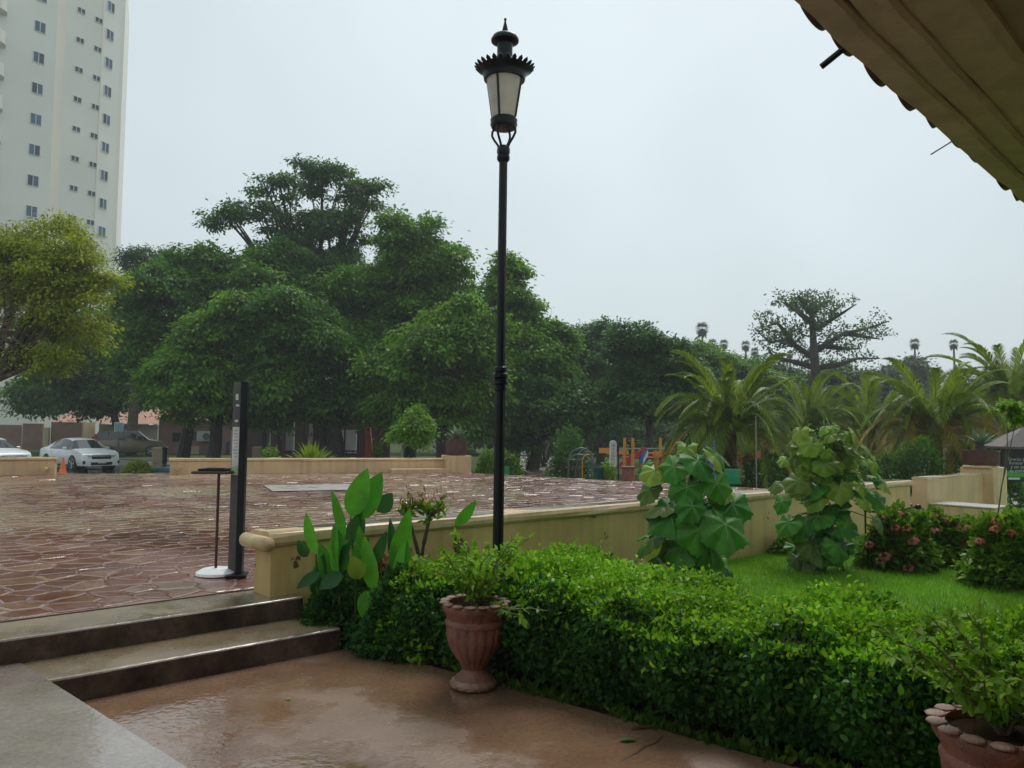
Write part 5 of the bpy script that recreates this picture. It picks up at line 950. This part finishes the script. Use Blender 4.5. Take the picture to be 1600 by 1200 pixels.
# ---------------------------------------------------------------- playground
def arch(px0, px1, pyt, pyb, d, r, mat, parent, nm='arch'):
    o3 = np.array(parent.location); pts = []
    for k in range(17):
        a = PI*k/16; q = P((px0+px1)/2-(px1-px0)/2*math.cos(a), pyb-(pyb-pyt)*math.sin(a), d); pts.append(q-o3)
    a0 = pts[0].copy(); a0[2] = 0; a1 = pts[-1].copy(); a1[2] = 0; MB().tube([a0]+pts+[a1], r, 7).build(nm, mat, parent, True)
c = P(908, 730, 26); t = thing('climbing_arch', (c[0], c[1], hground(*c[:2])), 'grey and yellow curved pipe climbing arch in the playground', 'climbing frame')
for (a, b, y0, d, mt) in ((888, 928, 700, 25.6, 'm_grey_teal'), (889, 920, 710, 26, 'm_grey_teal'), (902, 925, 702, 26.3, 'm_grey_teal'), (906, 928, 706, 26.6, 'm_grey_teal'), (910, 928, 710, 26.9, 'm_yellow')): arch(a, b, y0, 722, d, .022, mt, t)
MB().tube([P(888, 718, 25.6)-np.array(t.location), P(912, 718, 26.9)-np.array(t.location)], .018, 6).build('crossbar', 'm_grey_teal', t)
c = P(958, 730, 25); t = thing('game_totem', (c[0], c[1], hground(*c[:2])), 'white rounded totem board with a column of round symbols', 'sign'); o3 = np.array(t.location); a = P(952.5, 731, 25)-o3; b = P(963.5, 688, 25)-o3; r = (b[0]-a[0])/2; xm = (a[0]+b[0])/2; V = []
for k in range(13): q = PI*k/12; V.append((xm+r*math.cos(q), b[2]-r+r*math.sin(q)))
for k in range(13): q = PI+PI*k/12; V.append((xm+r*math.cos(q), a[2]+r+r*math.sin(q)))
n_ = len(V); MB().add([(x, 0, z) for x, z in V]+[(x, .05, z) for x, z in V], [tuple(range(n_)), tuple(range(2*n_-1, n_-1, -1))]+[(k, n_+k, n_+(k+1) % n_, (k+1) % n_) for k in range(n_)]).build('board', 'm_white_wall', t); fix(t.children[0])
for k in range(7):
    z = a[2]+r+(b[2]-a[2]-2*r)*k/6; ring = [(xm+r*.62*math.cos(2*PI*j/18), -.006, z+r*.62*math.sin(2*PI*j/18)) for j in range(19)]; sy = MB().tube(ring, .010, 5, False); sy.tube([(xm-r*.3, -.006, z+.02*(k % 2)), (xm+r*.3, -.006, z-.03+.03*(k % 3))], .012, 5); sy.tube([(xm-.01*(k % 2), -.006, z-r*.35), (xm+.02, -.006, z+r*.35)], .010, 5); sy.build('symbol', 'm_ac', t)
MB().tube([(b[0]+.06, .03, 0), (b[0]+.06, .03, b[2]-.2)], .018, 8).build('post', 'm_black', t); MB().tube([(xm, .03, 0), (xm, .03, a[2]+.05)], .02, 8).build('post', 'm_black', t)
c = P(1010, 730, 29); t = thing('play_structure', (c[0], c[1], hground(*c[:2])), 'playground structure with orange posts, red slide and striped panel', 'play structure'); o3 = np.array(t.location)
for (x, y0, d) in ((976, 684, 28), (989, 684, 28), (1001, 703, 29), (1032, 684, 30), (1025, 704, 29), (1039, 702, 30), (1046, 704, 30.5)): a = P(x, y0, d)-o3; smooth_some(MB().tube([(a[0], a[1], 0), (a[0], a[1], a[2])], .055, 10).build('post', 'm_play_orange', t))
for (x0, x1, y, d) in ((968, 1052, 701, 30.5), (1001, 1046, 708, 30), (1001, 1046, 716, 30)): MB().tube([P(x0, y, d)-o3, P(x1, y, d)-o3], .03, 6).build('rail', 'm_play_teal' if y < 705 else 'm_play_orange', t)
def chute(p0, p1, d, w, mat, nm):
    a, b = P(*p0, d)-o3, P(*p1, d)-o3; m = MB(); V = []
    for p in (a, (a*2+b)/3, (a+b*2)/3, b): V += [p+np.array([0, -w, .12]), p+np.array([0, -w, 0]), p+np.array([0, w, 0]), p+np.array([0, w, .12]), p+np.array([0, w+.04, .12]), p+np.array([0, w+.04, -.05]), p+np.array([0, -w-.04, -.05]), p+np.array([0, -w-.04, .12])]
    m.add(V, [(i*8+k, i*8+(k+1) % 8, i*8+8+(k+1) % 8, i*8+8+k) for i in range(3) for k in range(8)]); return fix(m.build(nm, mat, t))
chute((1008, 702), (972, 728), 29, .25, 'm_play_red', 'slide'); chute((1009, 707), (1001, 722), 28.5, .2, 'm_play_blue', 'slide'); chute((1012, 709), (1004, 724), 28.3, .06, 'm_white_metal', 'slide_stripe')
for (x0, x1, y0, y1, d) in ((936, 952, 700, 708, 31), (967, 982, 703, 710, 30), (1020, 1048, 706, 712, 30.6)): pwall(t, 'panel', x0, x1, y0, y1, d, 'm_play_orange', .05)
pwall(t, 'platform', 975, 1046, 715, 717, 29.8, 'm_play_red', .9)
c = P(1160, 735, 25.5); t = thing('slide', (c[0], c[1], hground(*c[:2])), 'red playground slide with orange scoop right of the big palm', 'slide'); o3 = np.array(t.location); chute((1196, 700), (1156, 724), 25.5, .22, 'm_play_red', 'chute'); MB().tube([P(x, y, 25.3)-o3 for x, y in ((1146, 728), (1146, 720), (1150, 711), (1156, 709), (1158, 714), (1155, 719))], .05, 8).build('scoop', 'm_play_orange', t, True)
a = P(1196, 700, 25.5)-o3; MB().tube([(a[0], a[1], a[2]), (a[0], a[1], 0)], .04, 8).build('post', 'm_play_blue', t)
c = P(1107, 697, 32); t = thing('play_climber', (c[0], c[1], -.6), 'blue barred climbing frame glimpsed behind the big palm', 'climbing frame'); o3 = np.array(t.location)
for x in (1098, 1104, 1110, 1116): a = P(x, 688, 32)-o3; MB().tube([(a[0], 0, 0), (a[0], 0, a[2])], .03, 6).build('bar', 'm_play_blue', t)
for y in (690, 695, 700): MB().tube([P(1097, y, 32)-o3, P(1117, y, 32)-o3], .025, 6).build('rung', 'm_play_orange' if y == 700 else 'm_play_blue', t)
def bin_(px, pyb, d, wpx, hpx, label, mat, nm='litter_bin', z=None):
    q = P(px, pyb, d); r = wpx*d/F/2; h = hpx*d/F; g = hground(*q[:2]) if z is None else z; h = P(px, pyb-hpx, d)[2]-g; t = thing(nm, (q[0], q[1], g), label, 'bin' if 'bin' in nm else 'planter'); smooth_some(MB().lathe([(r*.92, 0), (r*.95, .02), (r, h*.9), (r*1.05, h*.91), (r*1.05, h), (r*.95, h), (r*.92, h*.85), (.01, h*.84)], 24).build('body', mat, t)); MB().lathe([(r*1.0, h*.45), (r*1.03, h*.46), (r*1.03, h*.5), (r*1.0, h*.51)], 24, cap=False).build('band', mat, t); return t
q = G(1144, 756, .31); bin_(1144, 757, q[1], 24, 24, 'bright green drum planter on the plaza edge below the big palm', 'm_bin_green', 'drum_planter', .31)
q = bin_(791, 741, 23.2, 9, 12, 'small green bin just right of the lamp post', 'm_bin_green'); bin_(935, 748, 23, 16, 18, 'dark green bin left of the white totem board', 'm_bin_dark'); bin_(900, 748, 23, 6, 19, 'slim grey bin under the climbing arch', 'm_steel')
c = P(981, 752, 22); t = thing('brick_pier', (c[0], c[1], hground(*c[:2])), 'small reddish brick pier in front of the play structure', 'pier'); hh = P(981, 731, 22)[2]-t.location.z; MB().box((0, 0, hh/2), (.26, .26, hh), .2, .01).build('shaft', 'm_brick_red', t); MB().box((0, 0, hh+.02), (.32, .32, .04), .2, .008).build('cap', 'm_brick_red', t)
c = P(1182, 735, 20); t = thing('stake', (c[0], c[1], hground(*c[:2])), 'thin pale stake with red ribbon right of the big palm', 'stake'); o3 = np.array(t.location); MB().tube([(0, 0, 0), P(1181, 650, 20)-o3], .012, 6).build('rod', 'm_bark_pale', t); q = P(1185, 711, 20)-o3; MB().box(q, (.12, .02, .16), .3, .004).build('ribbon', 'm_play_red', t)
# brick-red planter rail behind the wall far right, car seen in the gap
c = P(820, 715, 62); sedan((c[0], c[1], -.6), rad(80), 'small white car far down the brick path')
# ---------------------------------------------------------------- kiosk sign at the right edge
d = 21; c = P(1562, 778, d); g = hground(*c[:2]); t = thing('sign_kiosk', (c[0], c[1], g), 'roofed notice kiosk with dark board and white Spanish lettering', 'sign'); o3 = np.array(t.location); k = d/F
for x in (1560, 1655): a = P(x, 700, d)-o3; MB().box((a[0], 0, a[2]/2+.03), (.075, .075, a[2]+.06), 0, .005).build('post', 'm_rust', t)
a = P(1545, 697, d)-o3; b = P(1672, 697, d)-o3; top = P(1608, 668, d)-o3; xm = (a[0]+b[0])/2; hw = (b[0]-a[0])/2; m = MB(); m.add([(xm-hw, -.6, a[2]), (xm+hw, -.6, a[2]), (xm+hw, .6, a[2]), (xm-hw, .6, a[2]), (xm-hw*.15, 0, top[2]), (xm+hw*.15, 0, top[2])], [(0, 1, 5, 4), (1, 2, 5), (2, 3, 4, 5), (3, 0, 4)]); m.add([(xm-hw, -.6, a[2]-.06), (xm+hw, -.6, a[2]-.06), (xm+hw, .6, a[2]-.06), (xm-hw, .6, a[2]-.06), (xm-hw, -.6, a[2]-.002), (xm+hw, -.6, a[2]-.002), (xm+hw, .6, a[2]-.002), (xm-hw, .6, a[2]-.002)], [(0, 3, 2, 1), (0, 1, 5, 4), (1, 2, 6, 5), (2, 3, 7, 6), (3, 0, 4, 7)]); m.build('roof', 'm_roof_grey', t)
p0 = P(1566, 752, d)-o3; p1 = P(1650, 702, d)-o3; bd = MB().box(((p0[0]+p1[0])/2, .0, (p0[2]+p1[2])/2), (p1[0]-p0[0], .05, p1[2]-p0[2]), 0, .01).build('board', 'm_board', t); y0 = P(1570, 736, d)-o3; y1 = P(1570, 744, d)-o3
MB().add([(p0[0]+.01, -.03, y1[2]), (p1[0]-.01, -.03, y1[2]-.05), (p1[0]-.01, -.03, y0[2]+.0), (p0[0]+.5, -.03, y0[2]-.04), (p0[0]+.01, -.03, y0[2]+.02)], [(0, 1, 2, 3, 4)]).build('green_swoosh', 'm_board_green', t); q = P(1575, 747.5, d)-o3; MB().box((q[0]+.14, -.029, q[2]), (.30, .006, .055)).build('white_label', 'm_paper', t)
for i, (s, x) in enumerate((('Gracias por tu', 1574), ('florecer tu b', 1575.5), ('y ser parte de', 1578), ('su crecimiento', 1576.5))): q = P(x, 719.5+6*i, d)-o3; text(t, s, (q[0], -.03, q[2]), .115, 'm_paper')
# ---------------------------------------------------------------- fallen leaves and crack on the patio
def fallen(px, py, L, Wd, mat, rz, label, z=.004):
    q = G(px, py, z); V, Fc = big_blade(L, Wd, .03, 6, .3); o = obj('fallen_leaf', V, Fc, mat, None, True); o.location = (q[0], q[1], z+.004); o.rotation_euler = (0, 0, rz); tag(o, label, 'leaf', 'leaves fallen on the wet paving'); return o
fallen(985, 1140, .17, .022, 'm_dry', -1.2, 'long dry brown leaf on the patio near the hedge'); fallen(968, 1158, .09, .022, 'm_canna_dark', -1.4, 'small curled green leaf below the long brown leaf'); fallen(215, 1072, .12, .03, 'm_canna', -1.0, 'green leaf lying at the foot of the lower step'); fallen(190, 1075, .08, .02, 'm_dry', -.3, 'brown leaf scraps at the foot of the lower step')
fallen(412, 1040, .025, .012, 'm_tyre', 0, 'tiny dark leaf in the middle of the patio'); fallen(270, 965, .05, .02, 'm_lobed_pale', .5, 'yellow leaf lying on the lower step tread', .155); fallen(665, 1010, .03, .012, 'm_paper', .5, 'tiny pale petal on the patio left of the urn'); fallen(455, 1093, .03, .014, 'm_lobed_pale', 1.5, 'tiny yellow leaf in the middle of the patio')
for (x, y, l) in ((310, 779, 'small orange leaf on the left of the plaza'), (627, 767, 'dark curled leaf on the far plaza'), (520, 769, 'small dark scrap on the far plaza')): fallen(x, y, .14, .06, 'm_dry', x*.1, l, .33)
cp = [G(x, y, .002) for x, y in ((1037, 1148), (1025, 1160), (1008, 1166), (995, 1176), (985, 1180), (972, 1187))]; V = []
for i, p in enumerate(cp): w = .006*(1-abs(i-2.5)/3.2); V += [p+np.array([w, -w, 0]), p+np.array([-w, w, 0])]
cr = obj('patio_crack', V, [(i*2, i*2+1, i*2+3, i*2+2) for i in range(5)], 'm_riser'); struct(fix(cr))
# ---------------------------------------------------------------- damp air
hz = MB().box((0, 130, 28.2), (640, 420, 61)).build('haze', None); hz['kind'] = 'stuff'; tag(hz, 'thin grey rain haze filling the air', 'haze')
hm_ = bpy.data.materials.new('m_haze'); hm_.use_nodes = True; MATS['m_haze'] = hm_; ht = hm_.node_tree; ht.nodes.remove(ht.nodes['Principled BSDF']); pv = ht.nodes.new('ShaderNodeVolumePrincipled'); pv.inputs['Color'].default_value = (.88, .93, .95, 1); pv.inputs['Density'].default_value = .0011; pv.inputs['Anisotropy'].default_value = .2
lk(ht, pv.outputs[0], ht.nodes['Material Output'].inputs['Volume']); hz.data.materials.append(hm_)
